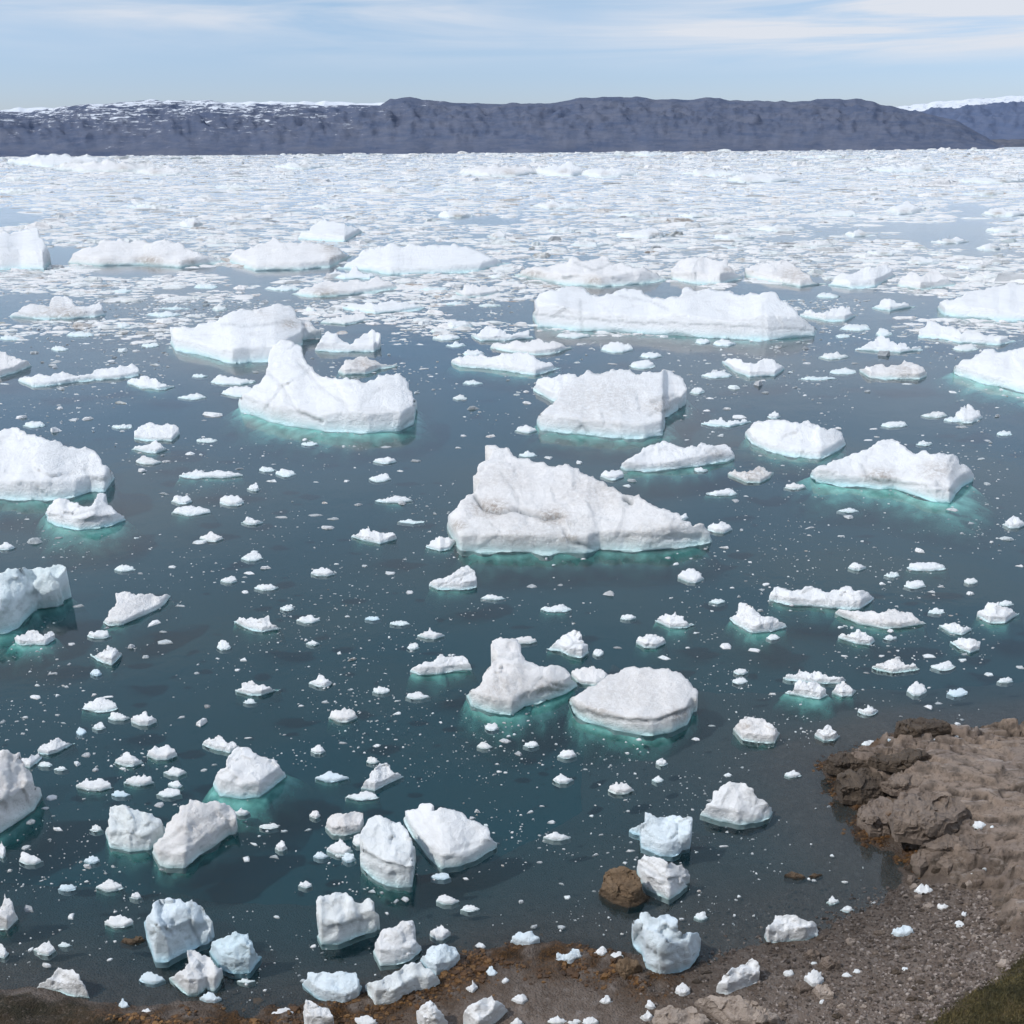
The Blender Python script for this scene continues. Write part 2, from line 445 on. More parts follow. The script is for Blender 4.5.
# ------------------------------------------------------------------ the named icebergs
# (short phrase used by neighbours | label | category, skyline, waterline, options)
BERGS = [
 ("the pinnacled iceberg", "large white iceberg with a steep pinnacle at left and a low flat right end",
  [(238,404),(243,394),(252,389),(258,384),(264,377),(268,366),(270,352),(274,344),(281,339),(292,341),(299,345),(303,354),(307,364),(315,372),(330,378),(350,380),(372,380),(386,374),(400,373),(406,378),(408,388),(414,398),(416,410)],
  [(238,404),(241,412),(256,416),(266,420),(281,424),(298,427),(323,431),(348,432),(368,433),(400,431),(414,424),(416,410)],
  dict(c=.3, s=.55, foot=14, lumps=.11, grooves=[([(268,372),(282,385),(292,402),(300,415)],1.5,.5),([(300,412),(312,419),(322,421)],1.3,1.6),([(298,360),(318,384),(345,402),(352,424)],1.6,.45),([(400,430),(408,421),(415,418)],1.5,1.2)], dirt_shade=[(275,414,22,.25)])),
 ("the humped iceberg at the left edge", "big white rounded iceberg cut off by the left edge with a stepped right shoulder",
  [(-30,438),(-12,431),(0,431),(20,430),(35,434),(50,441),(68,447),(85,446),(100,458),(103,465),(110,470),(115,478)],
  [(-30,500),(0,499),(30,500),(60,499),(75,497),(90,492),(105,492),(115,478)], dict(c=.35, s=.5, foot=8, grooves=[([(30,468),(38,480),(38,496)],1.3,.4),([(85,470),(92,480),(88,492)],1.4,.6)])),
 ("the green-hollowed ice", "ragged white ice with two upright prongs and a deep green hollow at its waterline",
  [(45,512),(50,505),(56,499),(70,502),(82,506),(92,505),(97,494),(106,494),(104,502),(112,507),(120,514),(126,520)],
  [(45,512),(48,522),(62,527),(80,530),(100,528),(115,524),(126,520)], dict(c=.5, s=.5, foot=14, wet=1.6, grooves=[([(45,515),(75,514),(98,508)],1.2,.7),([(78,522),(95,519),(108,517)],3.0,1.4)])),
 ("the ribbed blue ice at the left edge", "ribbed bluish iceberg reaching in from the left edge with an overhanging upper arm",
  [(-25,585),(-12,576),(0,573),(18,569),(40,567),(58,564),(66,567),(60,576),(60,586),(48,592),(36,600),(33,612)],
  [(-25,638),(0,634),(18,628),(33,612)], dict(c=.7, s=.6, foot=12, blue=.3, wet=1.4, grooves=[([(10,580),(12,600),(5,615)],1.4,.6),([(28,575),(27,595),(18,608)],1.4,.6),([(44,572),(40,588),(36,598)],1.4,.6)])),
 ("the small domed floe near the left edge", "small domed floe with a pale green submerged skirt just right of the left-edge blue ice",
  [(15,641),(22,634),(36,631),(52,631),(54,640)], [(15,642),(20,645),(45,645),(54,640)], dict(foot=12)),
 ("the pinkish wedge", "pinkish grey wedge-shaped ice slab lying alone in open water at left",
  [(103,622),(110,610),(117,600),(116,593),(122,592),(132,594),(150,593),(171,596)], [(103,622),(108,626),(122,625),(145,615),(160,608),(171,596)], dict(c=.2, s=.45, foot=6, m='p')),
 ("the long central iceberg", "largest central iceberg, long and grubby white, with a cracked face and a tapering right end",
  [(447,527),(448,517),(455,510),(462,500),(472,494),(476,489),(480,481),(473,476),(478,466),(490,457),(492,451),(485,446),(491,445),(506,447),(512,453),(532,461),(545,463),(557,466),(572,467),(584,474),(600,481),(617,490),(629,495),(639,494),(652,505),(667,510),(682,520),(704,524),(712,541)],
  [(447,527),(453,540),(461,551),(512,552),(587,553),(600,549),(612,550),(642,551),(672,548),(712,542)],
  dict(c=.25, s=.4, m='p', foot=9, lumps=.10, relief=.8, grooves=[([(475,497),(484,507),(500,511),(512,509),(530,512),(545,519),(562,516)],1.7,1.7),([(565,531),(570,543),(590,548)],1.8,1.1),([(625,499),(631,502)],2.0,2.6),([(650,546),(672,538),(700,537)],1.4,.6),([(500,470),(515,490),(520,505)],1.8,.4)], dirt_shade=[(490,508,20,1.1),(458,526,10,1.1),(553,517,18,1.1),(568,538,12,1),(600,490,40,.45),(530,545,70,.4),(640,545,50,.4),(505,480,30,.35)])),
 ("the little pan at the central iceberg's foot", "little flat ice pan touching the left foot of the largest central iceberg",
  [(425,547),(432,540),(445,538),(457,542)], [(425,547),(440,551),(450,549),(457,542)], dict(c=.3, foot=4)),
 ("the block with the shaded right end", "broad white block iceberg with a flat top shelf and a dark shaded right end",
  [(537,424),(539,415),(548,407),(556,400),(562,388),(572,377),(587,370),(622,369),(650,371),(664,369),(677,375),(686,385),(682,396),(678,410)],
  [(537,424),(540,430),(557,432),(587,435),(620,438),(645,438),(663,435),(666,418),(678,410)],
  dict(c=.35, s=.4, foot=10, lumps=.09, relief=.7, grooves=[([(652,402),(664,398),(676,394)],1.4,1),([(664,412),(664,434)],1.3,1.2),([(575,430),(582,426),(588,432)],1.6,1.2),([(650,415),(658,410),(668,412)],1.2,.8)], dirt_shade=[(600,400,60,.4),(660,405,20,.7)])),  # the small right-hand spot paints the end's shade into the ice colour
 ("the shelf behind the shaded block", "low flat ice shelf jutting out left behind the block with the shaded right end",
  [(533,389),(536,382),(546,377),(560,374),(575,374),(584,380)], [(533,390),(542,395),(552,401),(568,404),(584,400)], dict(c=.4, s=.35)),
 ("the long tabular iceberg", "long flat-sided tabular iceberg with a thin old waterline running along its face",
  [(534,318),(535,308),(534,300),(540,293),(549,290),(574,286),(587,292),(612,294),(622,289),(642,290),(649,296),(660,298),(679,297),(682,290),(687,287),(705,289),(727,291),(750,292),(768,292),(783,301),(798,312),(817,329)],
  [(534,318),(538,327),(587,331),(647,334),(712,338),(768,340),(815,336),(817,329)],
  dict(c=.6, s=.4, foot=6, lumps=.05, relief=.35, grooves=[([(534,315),(587,319),(647,323),(712,325),(768,328),(812,329)],.9,1.2),([(620,296),(648,300),(668,310)],1.0,.7),([(580,300),(582,330)],1.6,.7),([(763,305),(763,338)],1.0,.4)])),
 ("the dome iceberg at the right edge", "smooth white dome iceberg cut off by the right edge with a low left tongue",
  [(937,308),(940,302),(958,297),(975,290),(993,286),(1018,284),(1045,283)], [(937,309),(945,315),(958,317),(993,320),(1024,321),(1045,322)], dict(c=.35, s=.45, foot=5, lumps=.08, relief=.5)),
 ("the undercut iceberg at the right edge", "white wedge iceberg at the right edge leaning over a vivid green undercut",
  [(953,370),(960,362),(975,355),(985,349),(997,352),(1012,350),(1024,347),(1050,345)], [(953,371),(955,374),(970,379),(990,385),(1010,389),(1024,393),(1050,398)], dict(c=.3, s=.5, foot=16, relief=.7)),
 ("the broad step iceberg", "broad white iceberg in two steps with a smooth left slab and brown-stained hump",
  [(170,342),(170,327),(182,326),(198,324),(215,322),(225,315),(240,309),(256,309),(271,306),(292,307),(296,316),(308,321),(321,329),(308,334),(303,340)],
  [(170,342),(175,350),(200,355),(232,364),(250,362),(275,361),(303,345),(303,340)], dict(c=.35, s=.45, foot=6, lumps=.1, relief=.6, grooves=[([(222,324),(250,325),(285,322),(300,322)],1.4,.7)], dirt_shade=[(290,324,10,1),(308,325,6,.8),(265,314,20,.3)])),
 ("the twin-humped ice", "white ice with two humps joined low in the middle behind the pinnacled iceberg",
  [(315,350),(320,340),(328,331),(336,333),(343,341),(350,345),(362,335),(372,329),(380,333),(378,345),(376,350)], [(315,351),(340,352),(374,352),(376,350)], dict(c=.5, foot=3)),
 ("the dirty cracked chunk", "low dirty cracked ice chunk floating just behind the pinnacled iceberg's right end",
  [(338,372),(344,362),(356,358),(366,356),(375,360),(385,364),(397,363),(398,366)], [(338,372),(345,375),(365,374),(380,369),(398,366)], dict(c=.4, foot=6, m='p', dirt_shade=[(365,364,14,.8)])),
 ("the long smooth white iceberg", "long smooth white iceberg like a low snow dune in the middle distance at left centre",
  [(335,268),(350,262),(360,253),(372,248),(385,246),(405,247),(412,243),(420,246),(445,245),(465,246),(480,252),(495,258),(510,263)], [(335,268),(370,271),(390,275),(420,274),(450,273),(480,271),(510,263)], dict(c=.3, s=.5, lumps=.06, relief=.4)),
 ("the flat pinkish floe", "flat pinkish-white iceberg just left of the long smooth white one",
  [(225,257),(235,250),(256,245),(290,241),(320,243),(340,249),(352,256)], [(225,260),(256,271),(300,270),(330,267),(352,256)], dict(c=.3, s=.45, m='p', lumps=.1, dirt_shade=[(330,248,10,.8),(335,258,8,.8)])),
 ("the small snowy peak", "small triangular snow-white iceberg standing behind the flat pinkish one",
  [(298,238),(310,230),(315,224),(325,219),(335,222),(352,226),(362,232)], [(298,239),(320,241),(345,242),(362,232)], dict(c=.4, s=.5, lumps=.1)),
 ("the upright slab at the left edge", "upright white slab iceberg at the far left edge with a straight right wall",
  [(-30,240),(0,233),(20,230),(38,228),(43,240),(47,266)], [(-30,268),(0,270),(20,269),(44,270),(47,266)], dict(c=.7, s=.45, lumps=.06, relief=.5)),
 ("the stained ridge of ice", "long lumpy white ice ridge with a dark stained notch in its middle",
  [(68,262),(80,250),(90,246),(104,239),(120,238),(130,243),(145,240),(165,238),(180,242),(192,250),(215,258),(226,262)], [(68,264),(100,266),(140,265),(180,268),(226,262)], dict(c=.4, s=.5, m='p', dirt_shade=[(148,262,12,1.2),(190,264,9,.9),(110,266,12,.7)])),
 ("the dark-based flat floe", "flat white floe with a knobbly top and thin dark base near the left edge",
  [(10,316),(18,312),(24,306),(50,306),(52,298),(72,299),(76,306),(90,305),(100,301),(103,312),(106,315)], [(10,317),(35,319),(70,319),(95,317),(106,315)], dict(c=.4, s=.5, dirt_shade=[(60,318,30,.9)])),
 ("the snowy nose at the left edge", "small snowy nose of ice poking in from the left edge above the long low bar",
  [(-25,350),(0,351),(10,356),(22,360),(32,366)], [(-25,376),(0,377),(15,373),(32,366)], dict(c=.4, m='p')),
 ("the long low bar", "long low ice bar with rough raised right end, left of the broad step iceberg",
  [(18,380),(25,376),(40,374),(55,373),(70,374),(85,375),(95,370),(110,368),(120,365),(132,363),(139,370),(139,375)], [(18,381),(32,387),(50,386),(75,382),(95,380),(120,379),(139,375)], dict(c=.4, s=.5)),
 ("the flat almond floe", "flat almond-shaped floe just in front of the long low bar of ice",
  [(127,382),(135,379),(150,380),(160,382),(175,387)], [(127,383),(140,388),(158,390),(175,387)], dict(c=.3, foot=4)),
 ("the grey-bottomed floe", "wide rough floe with dark grey bottom in front of the long smooth iceberg",
  [(290,294),(312,287),(322,282),(340,280),(360,280),(390,281),(399,288)], [(290,294),(320,297),(350,295),(399,288)], dict(c=.4, m='p', dirt_shade=[(325,295,14,1)])),
 ("the thin pan behind the floe", "thin straight ice pan between the long smooth iceberg and the rough grey-bottomed floe",
  [(326,276),(345,273),(370,273),(382,276)], [(326,276),(345,279),(370,279),(382,276)], dict(c=.3)),
 ("the smooth oval pan", "smooth oval white ice pan on open blue water below the long smooth iceberg",
  [(342,307),(352,303),(370,302),(400,302),(415,304),(425,308)], [(342,308),(355,311),(375,314),(400,312),(425,308)], dict(c=.3, lumps=.05)),
 ("the cream rubble pan", "creamy rubble-topped pan just below the smooth oval white one",
  [(320,323),(328,318),(345,315),(355,314),(368,317),(371,320)], [(320,323),(345,325),(371,320)], dict(c=.3, m='p')),
 ("the cream chunk", "creamy chunk with a flared base near the long smooth iceberg's right end",
  [(455,293),(463,289),(466,284),(482,286),(495,286),(502,293)], [(455,293),(465,298),(480,297),(502,293)], dict(c=.4, m='p')),
 ("the upper shelf pan", "flat shelf-like pan, upper of the stacked pans left of the long tabular iceberg",
  [(471,335),(481,330),(505,331),(520,332),(535,338)], [(471,336),(481,341),(505,341),(535,338)], dict(c=.4)),
 ("the middle shelf pan", "pinkish shelf-like pan, middle of the stacked pans left of the long tabular iceberg",
  [(490,347),(500,343),(520,341),(540,339),(560,343),(573,348)], [(490,348),(510,352),(535,355),(555,353),(573,348)], dict(c=.4, m='p')),
 ("the green-shadowed pan", "long flat pan with dark green shadow beneath, lowest of the stacked pans",
  [(451,362),(458,357),(475,356),(492,357),(505,353),(520,352),(535,356),(548,362),(562,367)], [(451,363),(460,367),(490,369),(512,372),(535,375),(562,367)], dict(c=.35, foot=8)),
 ("the whaleback ice", "low whaleback of white ice with a rough right head in front of the shaded block",
  [(620,467),(622,463),(630,458),(637,454),(652,445),(672,444),(687,447),(697,447),(701,442),(712,445),(727,445),(733,452),(734,459)], [(620,467),(624,470),(640,471),(672,469),(700,466),(734,459)], dict(c=.4, s=.5, foot=9, grooves=[([(705,455),(715,449),(725,452)],1.3,.8)], dirt_shade=[(718,454,10,.5)])),
 ("the mud-grey growler", "low mud-grey growler beside the right end of the whaleback ice",
  [(728,474),(735,469),(750,470),(765,468),(774,472)], [(728,475),(745,482),(760,483),(770,478),(774,472)], dict(c=.3, m='p', dirt_shade=[(750,475,24,.7)])),
 ("the oval snow-covered iceberg", "oval snow-covered iceberg with crumbly right end and dark green lower edge",
  [(745,434),(750,428),(765,421),(775,420),(790,422),(808,420),(820,427),(835,428),(843,437),(846,445)], [(745,435),(752,444),(770,452),(800,457),(820,459),(835,452),(846,445)], dict(c=.3, s=.5, foot=8, relief=.8)),
 ("the thin ice tongue", "thin flat tongue of ice just left of the oval snow-covered iceberg",
  [(701,423),(715,419),(722,417),(730,420),(752,422)], [(701,424),(730,427),(752,422)], dict(c=.3)),
 ("the turquoise-based iceberg", "angular white iceberg with a glassy turquoise base and pointed right tip",
  [(810,476),(812,470),(818,466),(833,460),(848,456),(863,450),(878,441),(893,439),(905,446),(913,453),(930,454),(943,453),(953,454),(960,465),(974,477),(972,482)],
  [(810,476),(816,482),(830,484),(865,487),(895,489),(920,497),(935,502),(950,503),(956,494),(962,487),(972,482)],
  dict(c=.35, s=.5, foot=26, wet=1.5, lumps=.12, grooves=[([(862,465),(868,478),(880,483)],1.4,.9),([(812,481),(850,482),(885,483),(925,486),(940,484)],1.8,.7),([(938,481),(948,489),(955,494)],1.3,.9),([(948,470),(950,462),(953,458)],1.3,.9)], dirt_shade=[(880,476,16,.9),(935,470,20,.6)])),
 ("the tan-topped lump", "tan-stained lumpy ice in the blue water at right",
  [(859,370),(866,366),(880,364),(895,365),(905,360),(915,364),(925,370),(927,376)], [(859,371),(870,378),(900,379),(920,379),(927,376)], dict(c=.4, m='p', dirt_shade=[(905,371,16,.6)])),
 ("the double white bar", "stretched white double bar of ice above the tan-stained lump",
  [(855,349),(868,343),(890,341),(905,343),(920,346),(923,350)], [(855,350),(880,352),(900,353),(923,350)], dict(c=.3)),
 ("the white cap floe", "neat white cap-shaped floe above the stretched double bar",
  [(872,307),(880,302),(892,300),(905,302),(916,307)], [(872,308),(890,311),(916,307)], dict(c=.4)),
 ("the tail of small humps", "row of small white humps trailing from the tabular iceberg's right tip",
  [(800,314),(812,310),(822,313),(830,311),(840,306),(850,307),(856,316)], [(800,316),(825,321),(845,321),(856,316)], dict(c=.5)),
 ("the pinkish block", "square-shouldered pinkish white block behind the tabular iceberg's middle",
  [(672,277),(672,268),(680,260),(687,257),(727,259),(728,266),(735,272),(743,278)], [(672,279),(690,283),(720,284),(743,278)], dict(c=.5, m='p', dirt_shade=[(728,270,6,.9)])),
 ("the tumbled ice heap", "wide tumbled heap of cracked ice behind the tabular iceberg's left half",
  [(514,274),(530,268),(550,266),(568,262),(573,256),(608,256),(612,264),(622,262),(634,268),(650,270),(668,280)], [(514,276),(560,284),(600,287),(640,284),(668,280)], dict(c=.5, m='p', lumps=.3, dirt_shade=[(530,278,14,.9),(595,282,10,.9)], grooves=[([(575,262),(592,270),(612,264)],1.2,1)])),
 ("the tan rubble ice", "tan rubble-strewn ice mass behind the tabular iceberg's right half",
  [(745,268),(760,265),(790,262),(800,268),(810,275),(828,284)], [(745,276),(770,282),(800,287),(828,284)], dict(c=.4, m='p', lumps=.3, dirt_shade=[(795,275,18,.7)])),
 ("the bright knuckle", "bright rounded knuckle of ice right of the tan rubble",
  [(828,284),(845,273),(862,268),(880,265),(892,268),(896,276)], [(828,285),(850,288),(875,287),(896,276)], dict(c=.5)),
 ("the three-bumped ice", "pinkish ice with three rounded bumps left of the right-edge dome iceberg",
  [(897,284),(905,276),(912,271),(920,276),(930,270),(942,274),(950,281),(957,285)], [(897,286),(920,290),(957,285)], dict(c=.5, m='p', dirt_shade=[(925,290,10,.8)])),
 ("the rubble belt", "low white rubble belt stretched below the right-edge dome iceberg",
  [(918,336),(927,322),(935,321),(950,326),(962,334),(980,332),(1000,336),(1023,339)], [(918,337),(940,339),(960,343),(1000,345),(1023,339)], dict(c=.4, lumps=.3)),
 ("the wedge below the tabular iceberg", "small wedge-shaped floe in the grey reflection below the tabular iceberg's right end",
  [(722,361),(735,358),(760,360),(775,360),(785,369)], [(722,362),(735,372),(750,377),(775,376),(785,369)], dict(c=.4, foot=3)),
 ("the flat-topped disc", "round disc-like iceberg with a grey-pink flat top over a pale green rim",
  [(568,700),(572,697),(582,692),(594,686),(602,680),(611,674),(624,668),(645,667),(659,669),(668,668),(676,671),(684,676),(691,683),(698,691),(697,697),(693,707),(692,714)],
  [(568,700),(573,712),(577,717),(590,723),(619,731),(640,735),(652,736),(672,732),(687,725),(692,714)],
  dict(c=.36, s=.12, m='p', foot=13, wet=1.5, lumps=.05, relief=.5, grooves=[([(570,705),(577,710),(602,717),(627,721),(645,722),(662,719),(680,713),(693,706)],1.5,1.6)], dirt_shade=[(590,715,26,.8),(680,716,18,.9),(630,690,60,.35)])),
 ("the snub-nosed twin", "tapering grey-white iceberg with a snub nose on top, touching the disc's left side",
  [(466,695),(471,690),(483,680),(488,668),(497,657),(492,648),(492,641),(500,637),(512,638),(521,647),(524,657),(542,666),(562,667),(570,674),(578,686)],
  [(466,695),(471,706),(490,713),(512,715),(525,706),(545,701),(562,695),(578,686)],
  dict(c=.3, s=.42, foot=15, wet=1.4, m='p', lumps=.1, grooves=[([(542,678),(555,685),(570,688)],1.2,.9),([(538,695),(545,690),(562,691)],1.6,1),([(497,656),(510,657),(523,657)],1.4,.7),([(520,703),(528,692),(540,680)],1.4,.6)], dirt_shade=[(505,690,30,.5),(550,690,18,1)])),
 ("the small bowl of ice", "small grey bowl-shaped ice between the disc and the snub-nosed iceberg",
  [(572,676),(577,668),(592,666),(600,669),(609,675)], [(572,677),(580,684),(597,686),(605,682),(609,675)], dict(c=.3, s=.3, m='p')),
 ("the notched white floe", "white floe with a notched crest over a bright turquoise foot left of the snub-nosed iceberg",
  [(410,671),(418,665),(430,662),(440,654),(452,656),(460,656),(470,664),(472,670)], [(410,671),(420,675),(440,674),(455,671),(472,670)], dict(c=.5, foot=10)),
 ("the spiky small floe", "small triangular floe with a spiky left tip over a green foot, right of centre",
  [(729,619),(737,613),(739,603),(748,605),(756,611),(768,616),(780,622),(787,627)], [(729,619),(740,627),(752,633),(770,632),(787,627)], dict(c=.4, foot=9)),
 ("the smooth tent floe", "smooth tent-shaped small floe above the disc iceberg",
  [(655,620),(664,616),(675,611),(684,616),(696,624)], [(655,621),(670,628),(685,628),(696,624)], dict(c=.4, foot=7)),
 ("the rounded small floe", "rounded small floe just below the smooth tent-shaped one",
  [(636,642),(640,636),(650,634),(660,637),(666,643)], [(636,643),(645,648),(656,648),(666,643)], dict(c=.4, foot=5)),
 ("the split slanting floe", "slanting split floe with a second lump on its right, above the snub-nosed iceberg",
  [(546,649),(556,641),(562,636),(570,632),(580,631),(582,636),(578,640),(588,645),(589,652)], [(546,649),(560,651),(570,656),(582,658),(589,652)], dict(c=.4, foot=4, grooves=[([(564,650),(574,643),(586,642)],1.2,1)])),
 ("the long scalloped floe", "long white floe with a scalloped crest and green lower edge at right",
  [(769,599),(774,587),(790,590),(800,590),(812,586),(830,592),(848,586),(862,590),(875,598)], [(769,600),(790,605),(830,608),(860,609),(875,598)], dict(c=.5, foot=6)),
 ("the pink scalloped floe", "pinkish scalloped floe just below the long white one at right",
  [(835,613),(840,609),(855,611),(868,611),(880,613),(888,609),(900,612),(918,619),(927,624)], [(835,614),(860,624),(880,628),(900,628),(927,624)], dict(c=.4, foot=6, m='p')),
 ("the small ridge floe", "small white ridge of ice below the pink scalloped floe",
  [(838,638),(850,634),(857,629),(866,632),(875,641)], [(838,638),(858,644),(870,645),(875,641)], dict(c=.5, foot=4)),
 ("the fan-shaped floe", "fan-shaped white floe with pale green left skirt close to the right edge",
  [(979,617),(985,606),(993,602),(1003,607),(1020,613)], [(979,617),(990,623),(1005,623),(1020,613)], dict(c=.4, foot=6)),
 ("the leaf-shaped pan", "leaf-shaped smooth pan below and left of the fan-shaped floe",
  [(939,625),(945,623),(960,625),(972,630)], [(939,626),(950,633),(962,635),(972,630)], dict(c=.3, foot=3)),
 ("the square-notched floe", "squarish floe with a notched right side below the leaf-shaped pan",
  [(950,641),(958,638),(972,639),(980,641),(979,650)], [(950,642),(960,649),(970,653),(979,650)], dict(c=.4, foot=3)),
 ("the low hat-shaped floe", "low hat-shaped greyish floe with a pointed right brim",
  [(872,667),(885,661),(893,659),(905,665),(920,669)], [(872,668),(892,673),(920,669)], dict(c=.4, m='p')),
 ("the upper bar of the turquoise cluster", "crested upper bar of ice in the turquoise-footed cluster at right",
  [(783,678),(792,674),(800,669),(820,672),(838,677),(846,681)], [(783,679),(810,683),(840,684),(846,681)], dict(c=.5)),
 ("the lower dome of the turquoise cluster", "smooth dome of ice, lower left in the turquoise-footed cluster at right",
  [(785,693),(795,685),(810,682),(822,687),(829,695)], [(785,693),(805,697),(820,699),(829,695)], dict(c=.5, foot=12)),
 ("the cracked chunk of the turquoise cluster", "small cracked chunk at the right end of the turquoise-footed cluster",
  [(832,692),(838,684),(842,681),(850,686),(857,690)], [(832,693),(842,697),(852,696),(857,690)], dict(c=.5, foot=5)),
 ("the speckled round chunk", "rounded speckled grey-white chunk alone right of the disc iceberg",
  [(733,729),(740,720),(750,717),(762,718),(772,724),(780,733)], [(733,730),(742,740),(760,743),(775,743),(780,733)], dict(c=.4, m='p', foot=3, dirt_shade=[(745,726,9,.9)])),
 ("the small cone floe", "small cone-shaped white floe just above the shore rocks",
  [(815,735),(820,729),(825,726),(832,729),(840,736)], [(815,736),(824,741),(835,740),(840,736)], dict(c=.5)),
 ("the boat-shaped ice", "boat-shaped white ice with a domed crown floating near the shore",
  [(700,815),(706,805),(712,801),(713,792),(722,786),(730,781),(745,783),(754,790),(760,799),(768,804),(773,812)], [(700,815),(715,820),(738,825),(755,823),(770,818),(773,812)], dict(c=.5, s=.5)),
 ("the pale blue ragged block", "pale blue ragged ice block with a horned left corner beside the brown boulder",
  [(629,832),(637,826),(646,822),(645,812),(650,813),(662,817),(674,815),(684,818),(692,817),(692,827),(687,840),(680,854)], [(629,832),(640,836),(641,848),(660,856),(672,857),(680,854)], dict(c=.6, s=.5, m='b', relief=1.1)),
 ("the banded white block", "white ice block with a slanting band, resting right of the brown boulder",
  [(637,872),(638,860),(644,854),(653,856),(662,859),(675,864),(687,869),(690,877),(684,881),(688,886)], [(637,872),(640,881),(647,890),(662,897),(669,900),(680,893),(688,886)], dict(c=.6, s=.5, grooves=[([(640,866),(655,874),(665,880),(688,878)],1.6,.8)])),
 ("the tall jumbled blue-white pile", "tall jumbled pile of blue-white ice grounded by the shoreline",
  [(632,936),(632,922),(640,919),(641,912),(648,912),(652,917),(664,915),(674,917),(678,928),(684,934),(690,932),(697,932),(701,941),(699,955)], [(632,936),(633,945),(642,955),(646,970),(658,979),(672,975),(690,968),(699,955)], dict(c=.7, s=.5, m='b', lumps=.35, relief=1.3, grooves=[([(668,941),(680,938),(684,935)],2,1.2),([(655,945),(658,975)],1.4,.7)])),
 ("the curled shoreline slab", "white curled slab of ice stranded on the mud below the right-hand beach chunks",
  [(717,992),(722,980),(728,972),(740,965),(752,958),(756,960),(759,970),(757,983)], [(717,993),(727,995),(740,990),(757,983)], dict(c=.6)),
 ("the crumpled beach block", "crumpled white ice block stranded on the grey gravel beach, largest there",
  [(765,936),(768,925),(775,915),(790,915),(805,920),(813,921),(818,930),(819,936)], [(765,938),(768,944),(785,942),(805,941),(819,936)], dict(c=.6, lumps=.3)),
 ("the grubby left-edge block", "tall grubby ice block cut off by the left edge over a green foot, lower left",
  [(-25,770),(-10,756),(5,750),(20,752),(24,762),(24,768),(32,776),(40,788),(42,796)], [(-25,842),(0,833),(20,820),(34,810),(42,796)], dict(c=.5, s=.5, m='p', foot=10, dirt_shade=[(20,785,20,.4)], grooves=[([(10,760),(12,785),(4,810)],1.6,.6)])),
 ("the little ledge by the left-edge block", "smooth little ledge of ice tucked beside the grubby left-edge block",
  [(18,765),(22,758),(32,754),(43,757)], [(18,766),(30,768),(43,757)], dict(c=.4)),
 ("the small sloping slab", "small sloping slab above the grubby block at lower left",
  [(38,752),(42,745),(50,740),(60,739),(67,743),(75,743)], [(38,753),(48,755),(58,752),(75,743)], dict(c=.4, foot=3)),
 ("the left of the leaning pair", "bluish-white ridged block, left of the leaning pair at lower left",
  [(105,833),(108,820),(110,807),(130,808),(145,812),(158,818),(166,828)], [(105,834),(110,848),(130,852),(150,850),(163,839),(166,828)], dict(c=.5, s=.45, foot=6, blue=.15, grooves=[([(112,818),(130,828),(140,845)],1.6,.5),([(145,815),(150,830),(145,848)],1.5,.5)])),
 ("the grey slab of the leaning pair", "large grey rough slab leaning up to the right, right of the lower-left pair",
  [(152,853),(160,838),(166,825),(172,818),(180,806),(190,799),(205,803),(220,803),(232,808),(236,820),(229,835)], [(152,853),(160,866),(175,868),(185,868),(200,855),(215,846),(229,835)], dict(c=.35, s=.4, m='p', foot=6, relief=1.1, dirt_shade=[(200,825,34,.35)], grooves=[([(160,850),(185,845),(215,828)],1.4,.4),([(186,802),(182,830),(160,845)],1.6,.5)])),
 ("the curled ice over the turquoise pool", "white curled ice with a hooked top over a glowing turquoise pool at left",
  [(213,784),(216,775),(225,768),(228,757),(234,749),(243,747),(256,753),(270,759),(280,768),(287,776)], [(213,785),(220,796),(240,799),(260,797),(272,788),(287,776)], dict(c=.4, s=.4, foot=30, fd=(.7,-.7), wet=1.6)),
 ("the flat hook above the turquoise pool", "thin flat hook of ice reaching left above the curled white ice and its turquoise pool",
  [(202,744),(205,740),(213,739),(232,741),(240,747)], [(202,745),(215,750),(230,753),(240,749)], dict(c=.4, s=.3)),
 ("the spiky pale block", "big pale blue ice block with a spiky crest, near the lower-left shore",
  [(144,922),(150,914),(152,905),(165,899),(175,899),(185,903),(192,899),(198,905),(205,912),(211,920),(209,933),(200,946)], [(144,922),(147,940),(155,962),(168,962),(180,955),(200,946)], dict(c=.6, s=.4, m='b', lumps=.3, grooves=[([(192,902),(190,925),(200,944)],2,.9),([(148,935),(170,933),(190,925)],2,.4)])),
 ("the low white block with the neck", "white block with a narrow raised neck, in front of the spiky pale block",
  [(169,978),(178,972),(190,962),(187,950),(195,950),(210,957),(222,968),(221,982)], [(169,979),(175,985),(188,996),(198,995),(206,989),(215,991),(221,982)], dict(c=.4, s=.4)),
 ("the glassy blue block", "glassy rounded blue block right of the spiky pale block",
  [(209,951),(212,942),(225,937),(235,931),(248,933),(253,945),(262,957)], [(209,952),(222,970),(235,974),(250,973),(262,957)], dict(c=.5, s=.5, m='b', blue=.25)),
 ("the sail-shaped ice", "sail-shaped white ice beached on the dark bank at lower left",
  [(36,989),(45,982),(53,975),(58,967),(72,969),(79,974),(80,980),(85,988),(90,998)], [(36,990),(60,992),(75,997),(90,998)], dict(c=.6, s=.5)),
 ("the pink-brown crumbly chunk", "pinkish brown crumbly chunk left of the two big white blocks at lower centre",
  [(325,827),(328,818),(340,813),(355,811),(363,813),(362,820),(360,832)], [(325,828),(332,835),(345,836),(360,832)], dict(c=.5, m='p', dirt_shade=[(345,825,18,.35)])),
 ("the tilted block with the blue face", "big white block with a tilted top and pale blue front face, lower centre",
